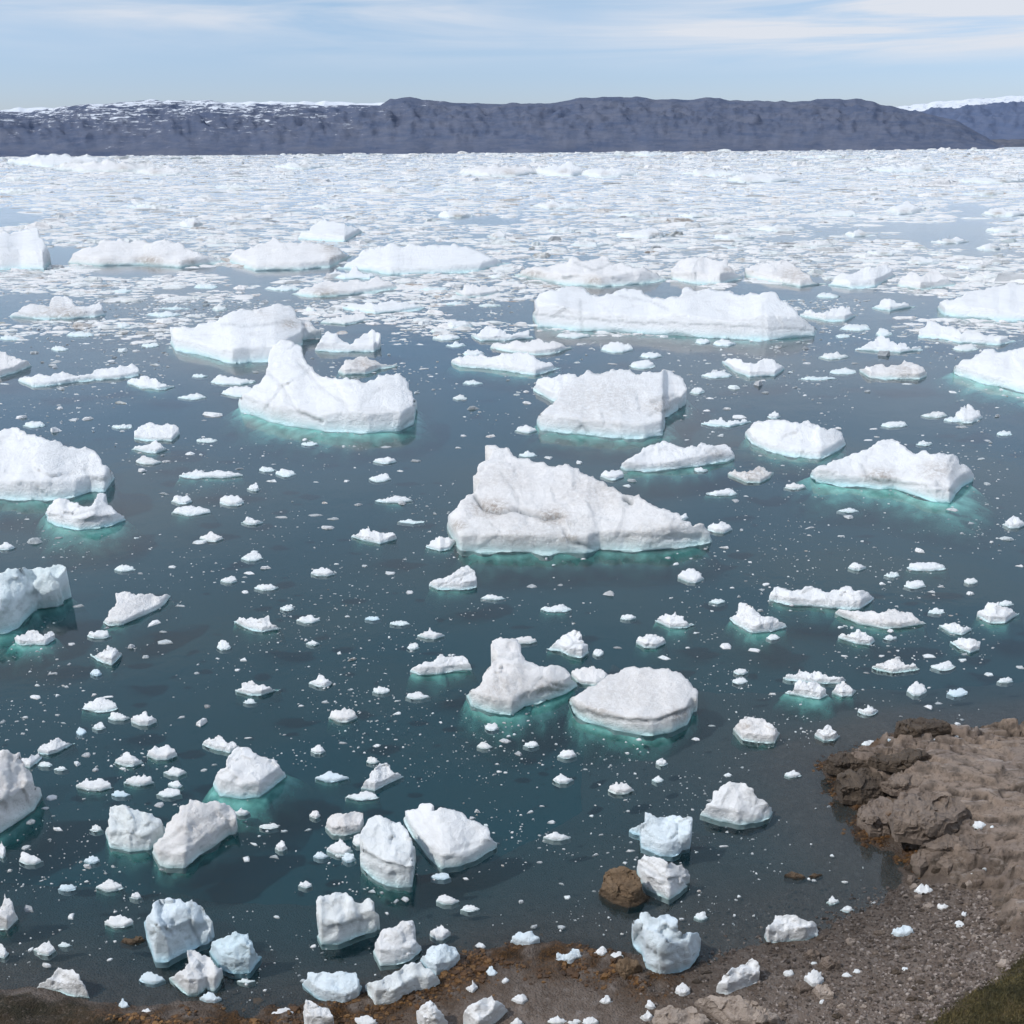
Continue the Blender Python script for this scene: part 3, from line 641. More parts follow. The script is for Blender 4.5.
  [(361,866),(362,852),(364,845),(361,832),(366,824),(372,817),(380,815),(388,819),(400,822),(408,832),(412,840),(416,850),(415,868)], [(361,867),(370,876),(385,885),(398,888),(412,887),(415,868)], dict(c=.5, s=.2, foot=5, blue=.08, grooves=[([(364,852),(378,861),(392,866),(403,866),(416,850)],1.8,1.1)])),
 ("the large kite-shaped block", "large kite-shaped white block with a knob on its upper left corner",
  [(403,820),(405,811),(418,808),(420,804),(430,803),(434,806),(432,811),(450,809),(465,815),(480,823),(490,833),(497,843),(496,848)], [(403,820),(415,840),(430,860),(442,869),(460,866),(480,858),(496,848)], dict(c=.3, s=.3, grooves=[([(420,845),(440,852),(462,848),(490,838)],1.8,.4),([(440,815),(452,830),(455,845)],1.5,.35)])),
 ("the cube with the broken corner", "cube-like white block with blue shaded base and broken right corner, lower centre",
  [(317,936),(317,915),(318,897),(330,895),(340,892),(350,896),(355,902),(370,898),(374,902),(372,911),(379,915),(376,924),(366,934)], [(317,936),(321,945),(340,944),(355,938),(366,934)], dict(c=.6, s=.4, blue=.1, grooves=[([(356,903),(362,915),(358,935)],2,.7),([(318,925),(340,928),(355,922)],2,.5)])),
 ("the beaked block", "smooth white block with a beaked top near the seaweed bank",
  [(373,951),(378,938),(388,928),(400,922),(412,920),(413,932),(418,943),(422,950)], [(373,952),(380,966),(395,965),(410,961),(422,950)], dict(c=.5, s=.4)),
 ("the blue notched lump", "bluish notched lump touching the beaked block's right side",
  [(420,960),(430,947),(440,944),(455,947),(460,955),(460,963)], [(420,961),(428,970),(436,976),(450,972),(460,963)], dict(c=.5, s=.4, m='b')),
 ("the long pale slab", "long pale faceted slab lying below the beaked block",
  [(365,985),(375,981),(388,975),(400,970),(412,962),(422,962),(432,971),(440,984)], [(365,986),(375,1005),(395,1003),(418,991),(428,991),(440,984)], dict(c=.6, s=.3, blue=.12, grooves=[([(400,971),(406,985),(402,1000)],1.8,.6)])),
 ("the flat blue-grey slab", "flat blue-grey slab stranded in the shallows left of the long pale slab",
  [(302,984),(308,972),(325,972),(340,971),(355,972),(362,986)], [(302,985),(314,996),(325,1002),(345,1005),(358,1000),(362,986)], dict(c=.5, s=.3, m='b')),
 ("the ice at the bottom edge left of centre", "white ice lump cut by the bottom edge below the flat blue-grey slab",
  [(303,1013),(306,999),(318,1005),(328,1008),(333,1018),(334,1030)], [(303,1014),(306,1032),(320,1034),(334,1030)], dict(c=.6)),
 ("the pointed lump at the bottom edge", "pointed white lump on the brown bank at the bottom edge",
  [(417,1021),(420,1008),(430,1000),(440,1010),(448,1022),(447,1030)], [(417,1022),(424,1034),(436,1035),(447,1030)], dict(c=.6)),
 ("the double lump at the bottom edge", "double white lump at the bottom edge beyond the seaweed bank",
  [(464,1023),(470,1005),(482,999),(492,995),(502,1003),(508,1012)], [(464,1024),(478,1034),(490,1028),(500,1020),(508,1012)], dict(c=.6)),
 ("the shallow-water wedge", "low wedge of ice aground at the seaweed bank's upper edge",
  [(553,963),(558,952),(572,949),(580,953),(588,958)], [(553,964),(570,965),(588,958)], dict(c=.5, m='b')),
 ("the scissor-shaped floe", "small floe with a thin raised spar crossing it, below the central iceberg",
  [(429,585),(440,578),(455,572),(468,565),(474,570),(476,580),(477,587)], [(429,586),(437,589),(460,590),(477,587)], dict(c=.4, foot=6, grooves=[([(438,588),(455,578),(473,570)],1.2,1.1)])),
 ("the low two-part floe", "low two-part floe left of the central iceberg",
  [(351,537),(360,530),(368,526),(378,532),(395,534),(397,539)], [(351,537),(365,541),(380,544),(397,539)], dict(c=.4, foot=4)),
 ("the lone bar floe", "short flat white bar alone in the open water left of centre",
  [(234,621),(240,617),(252,617),(268,615),(276,625),(281,629)], [(234,622),(245,628),(262,632),(281,629)], dict(c=.4, foot=4)),
 ("the smooth pointed floe", "smooth pointed little floe in open water left of the snub-nosed iceberg",
  [(235,690),(242,683),(256,684),(270,687),(281,689)], [(235,691),(248,695),(262,695),(281,689)], dict(c=.4, foot=3)),
 ("the small knob floe", "small floe with a central knob below the pinkish wedge",
  [(90,654),(100,652),(107,645),(113,648),(122,655)], [(90,655),(103,663),(112,665),(122,655)], dict(c=.5, foot=3)),
 ("the upper stacked pan at left", "squarish white pan, upper of a small stack in open water at left",
  [(134,438),(138,427),(142,425),(160,425),(178,427),(180,434)], [(134,439),(150,441),(172,441),(180,434)], dict(c=.3, s=.35)),
 ("the low crumpled floe", "low crumpled floe at centre-left above the leaning pair",
  [(361,788),(370,777),(375,768),(380,763),(390,765),(394,773),(404,777)], [(361,789),(375,791),(390,783),(404,777)], dict(c=.4, s=.4)),
]

# smaller pieces: centre, width, height on the picture -> stand on the water (or beach) where they were seen
SMALL = """308 618 23 11;373 618 16 5;400 623 20 5;431 633 27 12;413 646 13 7;313 642 14 7;321 680 24 14;381 690 17 8;418 695 25 9;343 714 28 16;325 702 9 6;318 749 15 10;343 743 9 7;332 776 33 11;373 760 13 8;362 795 33 10;492 726 14 9;485 745 16 8;505 741 10 6;398 713 9 4;398 701 8 4;351 660 12 6;287 607 14 8;
524 640 25 8;628 617 15 6;598 652 11 8;726 646 14 5;754 650 12 4;741 671 14 7;740 680 15 9;713 726 9 7;696 739 9 6;567 754 19 10;662 762 12 8;563 777 21 13;621 788 25 13;658 778 12 9;519 754 10 6;531 744 16 7;618 648 9 6;665 658 12 5;639 739 6 5;727 775 10 4;556 607 30 10;717 601 16 5;
937 611 18 6;943 664 25 12;929 656 10 5;917 688 20 15;957 692 20 9;1005 680 16 7;990 674 9 5;929 707 8 4;868 709 20 12;793 774 17 7;772 694 9 6;845 656 8 4;890 637 14 6;867 673 6 4;964 660 9 5;1019 667 8 6;965 654 7 4;773 636 14 8;882 656 8 4;897 658 8 5;
78 606 10 4;99 634 24 9;154 623 16 4;181 606 10 4;162 632 9 5;165 642 17 4;132 647 10 4;145 657 10 6;96 672 12 8;72 644 7 4;100 705 36 14;107 697 12 5;119 716 22 10;144 719 25 13;99 726 14 8;81 731 10 8;45 764 15 6;61 768 14 6;35 697 13 5;129 759 28 14;162 752 30 16;175 770 23 12;95 784 36 14;139 780 30 12;121 793 19 8;169 792 25 10;176 784 14 8;181 717 7 4;202 723 11 6;207 706 7 4;224 645 15 10;244 660 8 5;96 770 8 4;87 755 9 4;52 674 9 3;2 722 8 4;52 797 10 4;58 715 6 4;63 723 6 4;248 738 8 4;214 765 7 4;204 770 6 4;250 701 14 6;
120 403 16 4;34 424 22 7;55 431 16 3;20 418 11 4;87 419 10 4;74 420 11 3;122 426 20 5;212 415 22 3;150 446 36 13;149 460 26 9;182 499 21 10;191 510 38 11;232 500 24 12;164 494 12 5;212 536 24 11;200 542 12 5;211 474 62 8;207 440 20 5;189 454 12 4;239 469 9 4;254 487 14 8;252 520 22 10;125 568 21 7;172 567 8 4;229 579 17 9;252 556 22 11;5 545 22 10;34 542 13 5;136 538 7 4;244 592 8 5;250 573 12 5;142 471 10 4;59 538 8 4;
310 443 17 6;385 460 24 7;380 477 22 10;286 472 20 9;267 469 16 6;394 499 37 8;411 521 27 5;283 517 13 4;315 515 13 6;333 519 12 4;327 528 15 5;325 503 11 4;358 505 10 5;347 481 9 4;266 586 24 9;323 572 24 9;266 568 11 5;390 573 11 5;410 592 10 5;493 597 24 6;490 436 15 5;471 409 14 4;463 436 7 4;458 448 6 4;401 471 8 3;415 461 10 3;316 482 8 3;273 481 12 4;386 447 10 3;365 566 7 3;336 564 8 4;
527 403 12 4;526 429 22 8;528 454 18 6;549 458 10 4;612 474 23 11;632 481 10 4;722 492 32 7;746 496 7 4;736 501 9 4;682 465 13 4;682 516 13 8;720 527 24 12;726 548 11 4;692 575 24 16;676 564 8 5;609 594 14 5;561 585 9 5;532 586 12 5;766 584 12 6;627 486 8 3;727 409 9 4;739 417 14 4;553 565 5 4;583 559 7 3;668 558 7 3;687 440 6 3;701 469 14 6;579 463 12 6;
934 414 26 7;968 414 28 17;954 419 20 6;962 427 14 4;894 424 27 7;1005 433 15 6;924 443 16 5;874 429 9 3;868 440 9 3;877 437 8 3;795 486 22 7;848 510 22 5;849 517 10 4;810 528 13 5;952 510 12 4;1015 522 24 12;1007 539 12 4;857 566 18 9;892 574 16 7;927 566 40 10;915 584 23 9;971 581 13 7;942 587 10 4;932 592 7 4;919 551 9 4;882 584 8 4;982 459 10 4;988 484 8 3;970 594 8 4;774 415 14 8;1020 566 8 5;1006 603 16 6;
834 355 30 9;843 371 26 7;818 378 38 4;806 363 11 5;885 355 16 4;884 332 16 9;843 335 14 6;899 327 13 3;855 327 30 8;828 295 24 6;965 347 26 8;907 384 10 3;952 392 10 3;697 390 15 8;759 385 12 6;734 388 15 4;717 374 30 8;765 393 10 5;612 364 10 4;651 355 24 6;642 364 26 9;617 347 32 12;664 337 12 6;724 342 24 8;703 341 16 6;573 335 34 6;517 395 10 4;724 247 28 5;
423 369 10 3;473 382 20 5;473 352 22 9;460 397 14 6;416 393 7 3;456 344 20 6;447 337 28 7;441 330 18 8;458 324 30 9;424 324 17 3;453 303 27 4;490 305 24 4;492 313 8 4;496 324 10 4;433 289 28 5;311 309 12 8;326 307 7 4;283 287 36 7;506 299 12 4;336 309 9 4;
60 348 17 6;35 353 8 4;150 345 17 5;122 351 10 5;154 365 12 4;200 375 16 5;192 396 28 7;232 379 46 12;240 391 38 11;80 334 27 6;124 325 14 6;164 314 35 5;175 308 32 3;220 307 16 8;56 362 12 3;10 338 22 5;4 384 9 6;62 389 7 3;122 290 20 6;206 286 24 5;
92 859 16 10;87 867 10 4;31 858 24 14;96 828 14 8;110 885 28 12;136 896 13 7;119 921 28 14;67 887 18 9;29 908 13 6;71 916 8 4;45 946 22 19;65 944 14 6;26 847 9 5;31 822 8 4;46 808 7 4;57 829 10 5;159 805 9 4;242 811 16 9;2 910 30 42;2 850 8 16;2 949 14 18;152 977 26 14;211 997 22 12;145 1013 18 12;124 1004 12 11;246 980 18 6;219 1008 9 5;47 966 8 8;246 859 9 4;254 844 8 9;
315 814 11 9;269 826 19 6;285 831 8 6;281 846 12 11;275 857 10 6;305 884 14 8;277 917 7 5;340 847 26 17;321 855 15 8;349 857 14 11;358 840 11 13;441 876 20 8;448 899 23 11;470 908 19 8;481 946 11 6;440 932 19 16;405 899 9 5;492 971 12 11;471 986 11 14;505 980 8 8;281 1013 24 15;477 812 7 5;365 1021 26 12;
557 836 27 9;542 806 6 4;531 812 8 7;552 822 8 6;562 884 7 4;568 897 7 5;562 927 8 7;534 927 9 6;522 902 6 4;525 938 28 15;724 846 10 8;696 852 5 4;701 915 14 10;681 919 7 6;601 950 14 13;616 955 15 8;606 1000 13 9;683 989 17 17;651 1005 12 10;647 1015 15 14;520 998 16 13;557 1020 20 10;574 1021 14 9;590 1021 17 10;517 1022 14 10;630 851 9 6;
845 882 7 7;833 900 13 9;847 908 14 9;874 903 6 4;924 888 20 15;903 931 24 12;943 906 11 10;984 866 10 8;964 914 7 7;959 924 12 8;789 973 11 8;815 977 18 19;847 975 11 6;857 971 10 6;818 932 8 8;979 824 14 9;992 827 5 4;965 809 5 4;880 820 5 3;829 807 5 3;905 969 7 5;814 963 7 4;822 1002 6 6;1020 912 5 4;973 873 5 3;
868 743 13 8;890 738 7 5;957 724 8 7;958 735 7 6;933 738 6 4"""
SMALL = [tuple(float(v) for v in s.split()) for s in SMALL.replace("\n", "").split(";") if s.strip()]

ROCKS = [
 ("rock_ledge", "dark flat rock ledge jutting out at the outcrop's upper left corner",
  [(894,733),(896,723),(908,719),(925,718),(945,721),(952,728)], [(894,734),(905,737),(930,735),(952,731)], 'D'),
 ("rock_ledge", "long thin flat ledge at the outcrop's leftmost tip above the water",
  [(823,765),(828,757),(845,752),(865,750),(892,750),(902,756)], [(823,766),(840,772),(870,771),(902,763)], 'D'),
 ("rock_ledge", "square dark wet rock block below the outcrop's leftmost ledge",
  [(836,786),(838,774),(848,769),(868,768),(880,772),(886,782)], [(836,788),(842,799),(862,801),(884,796),(886,784)], 'D'),
 ("rock_ledge", "rounded weathered rock slab at the outcrop's waterline, left of two",
  [(858,820),(861,806),(872,799),(888,798),(896,806),(898,822)], [(858,822),(870,833),(890,834),(898,824)], 'R'),
 ("rock_ledge", "broad smooth rock slab with a dark overhung foot, right of two",
  [(890,816),(894,800),(910,793),(932,793),(952,798),(966,806),(970,820)], [(890,818),(895,836),(920,840),(945,838),(966,828),(970,822)], 'R'),
 ("rock_ledge", "brown pointed rock shelf above the cove where the gravel begins",
  [(918,850),(930,842),(948,834),(968,834),(985,842),(990,854)], [(918,851),(935,857),(960,860),(990,856)], 'R'),
 ("rock_ledge", "narrow dark rock shelf between the outcrop's upper ledges",
  [(868,760),(882,752),(905,748),(925,750),(934,756)], [(868,761),(885,767),(910,768),(934,758)], 'D'),
 ("rock_ledge", "tilted brown rock shelf in the middle of the outcrop's left half",
  [(880,782),(892,774),(915,770),(935,774),(945,784)], [(880,784),(895,792),(920,793),(945,786)], 'R'),
 ("brown_boulder", "rounded brown boulder standing in the shallow water beside the banded white ice block",
  [(598,893),(602,884),(604,875),(613,868),(624,866),(635,870),(641,882),(650,897)], [(598,894),(612,904),(628,909),(640,906),(650,898)], 'B'),
 ("granite_slab", "pale pink granite slab at the bottom edge, left of the two",
  [(652,1022),(656,1010),(670,1005),(693,1006),(704,1014),(718,1026)], [(652,1023),(660,1036),(700,1038),(718,1027)], 'P'),
 ("granite_slab", "pale pink granite slab at the bottom edge, right of the two and sloping up",
  [(694,1003),(702,998),(735,996),(756,1001),(768,1008),(782,1028)], [(694,1004),(712,1016),(730,1032),(760,1038),(782,1029)], 'P'),
 ("boulder", "small brown boulder wrapped in seaweed just left of the jumbled blue-white pile",
  [(613,972),(618,960),(628,957),(638,961),(642,973)], [(613,973),(625,980),(642,974)], 'B'),
 ("boulder", "grey angular boulder above the beached ice wedge on the gravel",
  [(817,966),(822,957),(830,955),(839,960),(841,968)], [(817,967),(828,973),(841,969)], 'R'),
 ("boulder", "flat pinkish boulder touching the upright beached ice wedge",
  [(812,990),(817,984),(828,984),(834,992),(833,1000)], [(812,991),(820,1001),(833,1001)], 'P'),
 ("boulder", "squat boulder on the gravel left of the upright beached ice wedge",
  [(791,988),(798,982),(808,984),(813,991)], [(791,989),(800,996),(813,992)], 'R'),
 ("boulder", "dark low boulder above the small ice lump on the wet mud",
  [(802,956),(808,950),(818,951),(824,957)], [(802,957),(812,961),(824,958)], 'R'),
 ("boulder", "rounded grey boulder at the foot of the outcrop beside the smooth oval ice lump",
  [(909,866),(912,854),(920,851),(931,855),(934,868)], [(909,867),(920,877),(934,869)], 'R'),
 ("boulder", "cracked grey boulder right of the outcrop's rounded foot boulder",
  [(936,866),(940,858),(950,858),(957,867)], [(936,867),(948,874),(957,868)], 'R'),
 ("boulder", "small boulder just above the gravel and below the outcrop's foot",
  [(905,883),(908,875),(914,874),(918,882)], [(905,884),(912,888),(918,883)], 'R'),
 ("boulder", "pale stone at the edge of the grassy bank",
  [(995,965),(1000,959),(1008,958),(1013,964)], [(995,966),(1004,969),(1013,965)], 'P'),
 ("boulder", "dark weed-covered boulder in the shallows left of the spiky pale block",
  [(120,942),(124,938),(140,936),(147,940)], [(120,943),(132,946),(147,941)], 'B'),
 ("boulder", "dark weedy boulder awash off the gravel beach, left of two",
  [(784,876),(790,872),(800,874),(806,878)], [(784,877),(795,880),(806,879)], 'B'),
 ("boulder", "dark weedy boulder awash off the gravel beach, right of two",
  [(808,877),(815,873),(823,875)], [(808,878),(816,879),(823,876)], 'B'),
]
# ------------------------------------------------------------------ terrain
SH = [(1700,640),(1300,700),(1100,722),(1024,728),(965,732),(935,730),(905,731),(893,736),(893,742),(875,747),(855,754),(825,765),(822,772),(838,783),(836,799),(850,806),(856,812),(858,832),(868,846),(895,850),(902,862),(898,880),(878,902),(850,917),(825,928),(795,938),(760,947),(712,960),(690,972),(655,975),(640,967),(600,955),(570,955),(530,949),(500,952),(480,959),(460,966),(440,978),(400,993),(360,1003),(300,1014),(240,1014),(200,1012),(130,1008),(105,1003),(60,995),(0,989),(-200,975),(-700,960)]
shore = [tuple(p[:2]) for p in on_level(*np.array(SH, float).T)]
shore = [(300.0, shore[0][1] + 60)] + shore + [(-300.0, 40.0), (-300.0, -60.0), (300.0, -60.0)]
def wp(pts): return [tuple(p[:2]) for p in on_level(*np.array(pts, float).T)]
OUT = wp([(1500,690),(1100,724),(1024,728),(965,732),(935,730),(905,731),(890,740),(855,754),(823,765),(836,783),(836,799),(856,812),(860,836),(905,846),(903,872),(940,886),(985,900),(990,930),(1010,950),(1100,960),(1500,960)])
OUT_IN = wp([(960,760),(1040,748),(1500,730),(1500,930),(1060,935),(1005,880),(930,840),(900,810),(905,780)])
GRASS = wp([(915,1046),(938,1026),(972,1003),(1003,978),(1030,964),(1500,900),(1500,1400),(895,1400)])
DARKB = wp([(-500,985),(0,993),(50,995),(98,1004),(112,1016),(200,1026),(270,1050),(270,1300),(-500,1300)])
WEED = wp([(120,1030),(200,1022),(300,1026),(380,1006),(440,984),(480,962),(525,953),(570,960),(620,968),(648,982)])

def sdist(poly, X, Y):
    d = dist_line(poly, X, Y, True)
    return np.where(inside(poly, X, Y), d, -d)

def crack_field(P):
    q = P * [1 / 2.4, 1 / 1.3, 1] + 0.35 * np.stack([fbm(P / 1.6, 62, 3), fbm(P / 1.6, 63, 3), P[..., 0] * 0], -1)
    a = np.abs(fbm(q * [.7, 1.1, 1], 64, 2)); b_ = np.abs(fbm(q * [1.1, 1.9, 1] + 9, 65, 2))
    return np.maximum(sstep(0.07, 0.0, a), 0.5 * sstep(0.05, 0.0, b_))

def terrain_z(X, Y):
    X = np.asarray(X, float); Y = np.asarray(Y, float); sh = X.shape
    X = X.ravel(); Y = Y.ravel()
    P = np.stack([X, Y, X * 0], -1)
    wob = 0.5 * fbm(P / 3.0, 5, 4)
    d = sdist(shore, X, Y) + wob * 0.6
    a1 = np.interp(X, [-2, 10], [0.15, 0.07]); a2 = np.interp(X, [-2, 10, 30], [0.36, 0.16, 0.4]); w1 = np.interp(X, [-2, 10], [2.0, 3.5])
    z = np.where(d > 0, 0.10 * d, np.where(d > -w1, a1 * d, -a1 * w1 + a2 * (d + w1)))
    z = np.maximum(z, -7)
    do = sdist(OUT, X, Y) + 0.5 * wob
    k = sstep(-0.2, 1.5, do)
    di = sstep(-1.5, 2.5, sdist(OUT_IN, X, Y))
    fr = facet(P / 4.2 + 3, 11) * 0.9 + facet(P * [1 / 2.6, 1 / 1.5, 1] + 7, 12) * 0.55 + facet(P * [1 / 1.1, 1 / .7, 1], 13) * 0.17 + fbm(P / .9, 14, 5) * 0.07
    # long ledges running across the outcrop
    led = (Y * 0.9 + X * 0.25 + 0.9 * fbm(P / 3, 61, 3)) / 1.7
    lf = led - np.floor(led)
    ledge = (sstep(0, .12, lf) - lf) * 1.0
    zo = k * (0.75 + 0.9 * di + fr * (1 - .72 * di) + ledge * (1 - .72 * di)) + 0.045 * np.maximum(do, 0)
    cr_ = crack_field(P)
    zo = zo - 0.38 * cr_ * k * (1 - .4 * di)
    bed = 0.42; zt = (zo + 0.10 * X / 4.0) / bed; fz = zt - np.floor(zt)
    zo = zo + 0.72 * k * ((np.floor(zt) + sstep(0.72, 0.95, fz)) * bed - zt * bed)
    z = z + np.maximum(zo, -0.3 * k)
    g = sdist(GRASS, X, Y)
    z = z + 1.1 * sstep(-0.6, 1.8, g + wob) + 0.12 * np.clip(g, 0, 15)
    db = sdist(DARKB, X, Y)
    z = z + 0.75 * sstep(-0.4, 1.4, db + wob) * (1 + .5 * fbm(P / 1.2, 71, 3))
    w = dist_line(WEED, X, Y)
    z = z + np.exp(-(w / 1.3) ** 2) * (0.18 + 0.22 * fbm(P / .8, 72, 4))
    z = z + 0.035 * fbm(P / 0.5, 73, 4) * sstep(-4, 1, d)
    hill = 43.2 - 1.30 * Y + 0.5 * fbm(P / 4, 74, 3)
    z = np.where(Y < 40, np.maximum(z, np.minimum(hill, 43.2 + 0.05 * np.abs(X))), z)
    return z.reshape(sh)

def axis(dense0, dense1, st, lo, hi, coarse):
    a = np.arange(dense0, dense1, st)
    return np.concatenate([np.arange(lo, dense0 - coarse / 2, coarse), a, np.arange(dense1, hi, coarse)])
xs = axis(-38, 46, 0.17, -160, 190, 2.5); ys = axis(36.5, 68, 0.15, -14, 110, 2.0)
XX, YY = np.meshgrid(xs, ys)
ZZ = terrain_z(XX, YY)
Pt = np.stack([XX, YY, ZZ], -1).reshape(-1, 3)
flat = Pt.copy(); flat[:, 2] = 0
nx_, ny_ = len(xs), len(ys)
ii = (np.arange(ny_ - 1)[:, None] * nx_ + np.arange(nx_ - 1)[None]).ravel()
Ft = np.stack([ii, ii + 1, ii + nx_ + 1, ii + nx_], -1)
do = sdist(OUT, Pt[:, 0], Pt[:, 1]) + 0.35 * fbm(flat / 1.2, 81, 3)
a_rock = sstep(-0.2, 0.5, do)
wd = dist_line(WEED, Pt[:, 0], Pt[:, 1])
a_crack = crack_field(flat) * a_rock
a_weed = np.exp(-(wd / 1.9) ** 2) * sstep(-.75, .3, fbm(flat / 0.9, 82, 4))
dso = dist_line(OUT[5:15], Pt[:, 0], Pt[:, 1])
a_weed = np.maximum(a_weed, 0.8 * np.exp(-(dso / 1.1) ** 2) * sstep(-.5, .4, fbm(flat / 1.4, 83, 3)))
a_grass = sstep(-0.3, 0.6, sdist(GRASS, Pt[:, 0], Pt[:, 1]) + 0.5 * fbm(flat / 1.0, 84, 4))
a_dark = sstep(-0.3, 0.8, sdist(DARKB, Pt[:, 0], Pt[:, 1]) + 0.6 * fbm(flat / 1.2, 85, 3))
a_grass = np.maximum(a_grass, sstep(0.5, 4, 38 - Pt[:, 1]))

def terrain_material():
    m, nt = mat('shore_ground'); b = NB(nt)
    out = b.n('ShaderNodeOutputMaterial')
    P = b.n('ShaderNodeNewGeometry').outputs['Position']
    at = b.n('ShaderNodeSeparateColor', {0: b.n('ShaderNodeAttribute', attribute_name='cover').outputs['Color']})
    rock, weed, grass = at.outputs
    darkb = b.n('ShaderNodeAttribute', attribute_name='dark_bank').outputs['Fac']
    n0 = b.noise(P, 0.25, 4, 0.6, .3); n1 = b.noise(P, 0.9, 6, 0.65, 0.5); n2 = b.noise(P, 4.0, 6, 0.72, 0.4); n3 = b.noise(P, 14, 4, 0.7)
    vor = b.n('ShaderNodeTexVoronoi', {'Vector': P, 'Scale': 3.4, 'Randomness': 1.0})
    vor2 = b.n('ShaderNodeTexVoronoi', {'Vector': P, 'Scale': 7.5, 'Randomness': 1.0})
    peb = b.n('ShaderNodeSeparateColor', {0: vor.outputs['Color']}).outputs[0]
    peb2 = b.n('ShaderNodeSeparateColor', {0: vor2.outputs['Color']}).outputs[1]
    grav = b.mix(b.mapr(n1, 0.35, 0.65), (0.120, 0.088, 0.068), (0.180, 0.142, 0.118))
    grav = b.mix(b.math('MULTIPLY', b.mapr(peb2, 0.45, 0.95), 0.55), grav, (0.20, 0.172, 0.152))
    grav = b.mix(b.math('MULTIPLY', b.mapr(peb, 0.82, 0.98), 0.5), grav, (0.25, 0.215, 0.195))
    grav = b.mix(b.math('MULTIPLY', b.mapr(n2, 0.52, 0.7), 0.6), grav, (0.042, 0.032, 0.027))
    rk = b.mix(b.mapr(n0, 0.4, 0.6), (0.265, 0.205, 0.162), (0.200, 0.158, 0.132))
    rk = b.mix(b.mapr(n1, 0.5, 0.66), rk, (0.115, 0.092, 0.076))
    st = b.noise(b.n('ShaderNodeMapping', {0: P, 'Scale': (0.35, 1.6, 1.6), 'Rotation': (0, 0, -.25)}).outputs[0], 0.8, 6, .7, .6)
    rk = b.mix(b.math('MULTIPLY', b.mapr(st, 0.57, 0.63), 0.6), rk, (0.36, 0.315, 0.285))
    rk = b.mix(b.math('MULTIPLY', b.mapr(n2, 0.53, 0.68), 0.8), rk, (0.045, 0.036, 0.03))
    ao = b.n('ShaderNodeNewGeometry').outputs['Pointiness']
    rk = b.mix(b.math('MULTIPLY', b.mapr(ao, 0.47, 0.40), 0.6), rk, (0.028, 0.021, 0.017))  # crevice shade painted into the rock colour by curvature
    rk = b.mix(b.math('MULTIPLY', b.n('ShaderNodeAttribute', attribute_name='crack').outputs['Fac'], 0.85), rk, (0.035, 0.027, 0.022))
    wd_ = b.mix(b.mapr(n2, 0.4, 0.62), (0.030, 0.017, 0.008), (0.13, 0.060, 0.017))
    wd_ = b.mix(b.mapr(n3, 0.55, 0.75), wd_, (0.15, 0.085, 0.03))
    gr = b.mix(b.mapr(n1, 0.38, 0.6), (0.034, 0.036, 0.012), (0.062, 0.050, 0.020))
    gr = b.mix(b.mapr(n0, 0.5, 0.62), gr, (0.085, 0.062, 0.028))
    gr = b.mix(b.mapr(n2, 0.5, 0.7), gr, (0.028, 0.026, 0.012))
    dk = b.mix(b.mapr(n1, 0.4, 0.6), (0.045, 0.032, 0.020), (0.026, 0.022, 0.012))
    dk = b.mix(b.math('MULTIPLY', b.mapr(peb2, .85, .97), .5), dk, (0.13, 0.10, 0.08))
    z = b.n('ShaderNodeSeparateXYZ', {0: P}).outputs[2]
    col = b.mix(rock, grav, rk)
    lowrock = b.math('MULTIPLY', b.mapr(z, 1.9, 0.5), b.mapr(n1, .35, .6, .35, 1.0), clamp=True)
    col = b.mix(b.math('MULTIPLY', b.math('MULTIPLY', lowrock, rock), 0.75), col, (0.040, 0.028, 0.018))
    col = b.mix(darkb, col, dk)
    col = b.mix(weed, col, wd_)
    col = b.mix(grass, col, gr)
    # wet ground near the waterline, water tint below it
    wet = b.mapr(b.math('ADD', z, b.math('MULTIPLY', n1, 0.35)), 0.12, 0.75, 0.50, 1.0)
    col = b.n('ShaderNodeHueSaturation', {'Value': wet, 'Color': col}).outputs[0]
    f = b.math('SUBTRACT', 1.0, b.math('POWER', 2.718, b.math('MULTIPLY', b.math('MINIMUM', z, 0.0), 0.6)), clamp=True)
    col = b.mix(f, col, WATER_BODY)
    hg = b.math('ADD', b.math('MULTIPLY', n2, 0.45), b.math('MULTIPLY', n3, 0.25))
    hg = b.math('ADD', hg, b.math('MULTIPLY', vor2.outputs['Distance'], b.mapr(rock, 0, 1, -0.45, 0)))
    bp = b.n('ShaderNodeBump', {'Height': hg, 'Strength': 0.85, 'Distance': 0.22})
    p = b.n('ShaderNodeBsdfPrincipled', {'Base Color': col, 'Roughness': 0.85, 'Normal': bp.outputs[0]})
    p.inputs['Specular IOR Level'].default_value = 0.3
    nt.links.new(p.outputs[0], out.inputs[0])
    return m
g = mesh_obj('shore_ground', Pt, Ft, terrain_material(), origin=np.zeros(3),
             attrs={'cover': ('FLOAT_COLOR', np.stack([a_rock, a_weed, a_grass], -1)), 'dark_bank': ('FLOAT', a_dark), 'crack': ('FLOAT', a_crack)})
tag(g, kind='structure')

def lookup(X, Y):
    """height of the built ground mesh at X, Y"""
    X = np.asarray(X, float); Y = np.asarray(Y, float)
    i = np.clip(np.searchsorted(xs, X) - 1, 0, nx_ - 2); j = np.clip(np.searchsorted(ys, Y) - 1, 0, ny_ - 2)
    u = np.clip((X - xs[i]) / (xs[i + 1] - xs[i]), 0, 1); v = np.clip((Y - ys[j]) / (ys[j + 1] - ys[j]), 0, 1)
    return (ZZ[j, i] * (1 - u) + ZZ[j, i + 1] * u) * (1 - v) + (ZZ[j + 1, i] * (1 - u) + ZZ[j + 1, i + 1] * u) * v

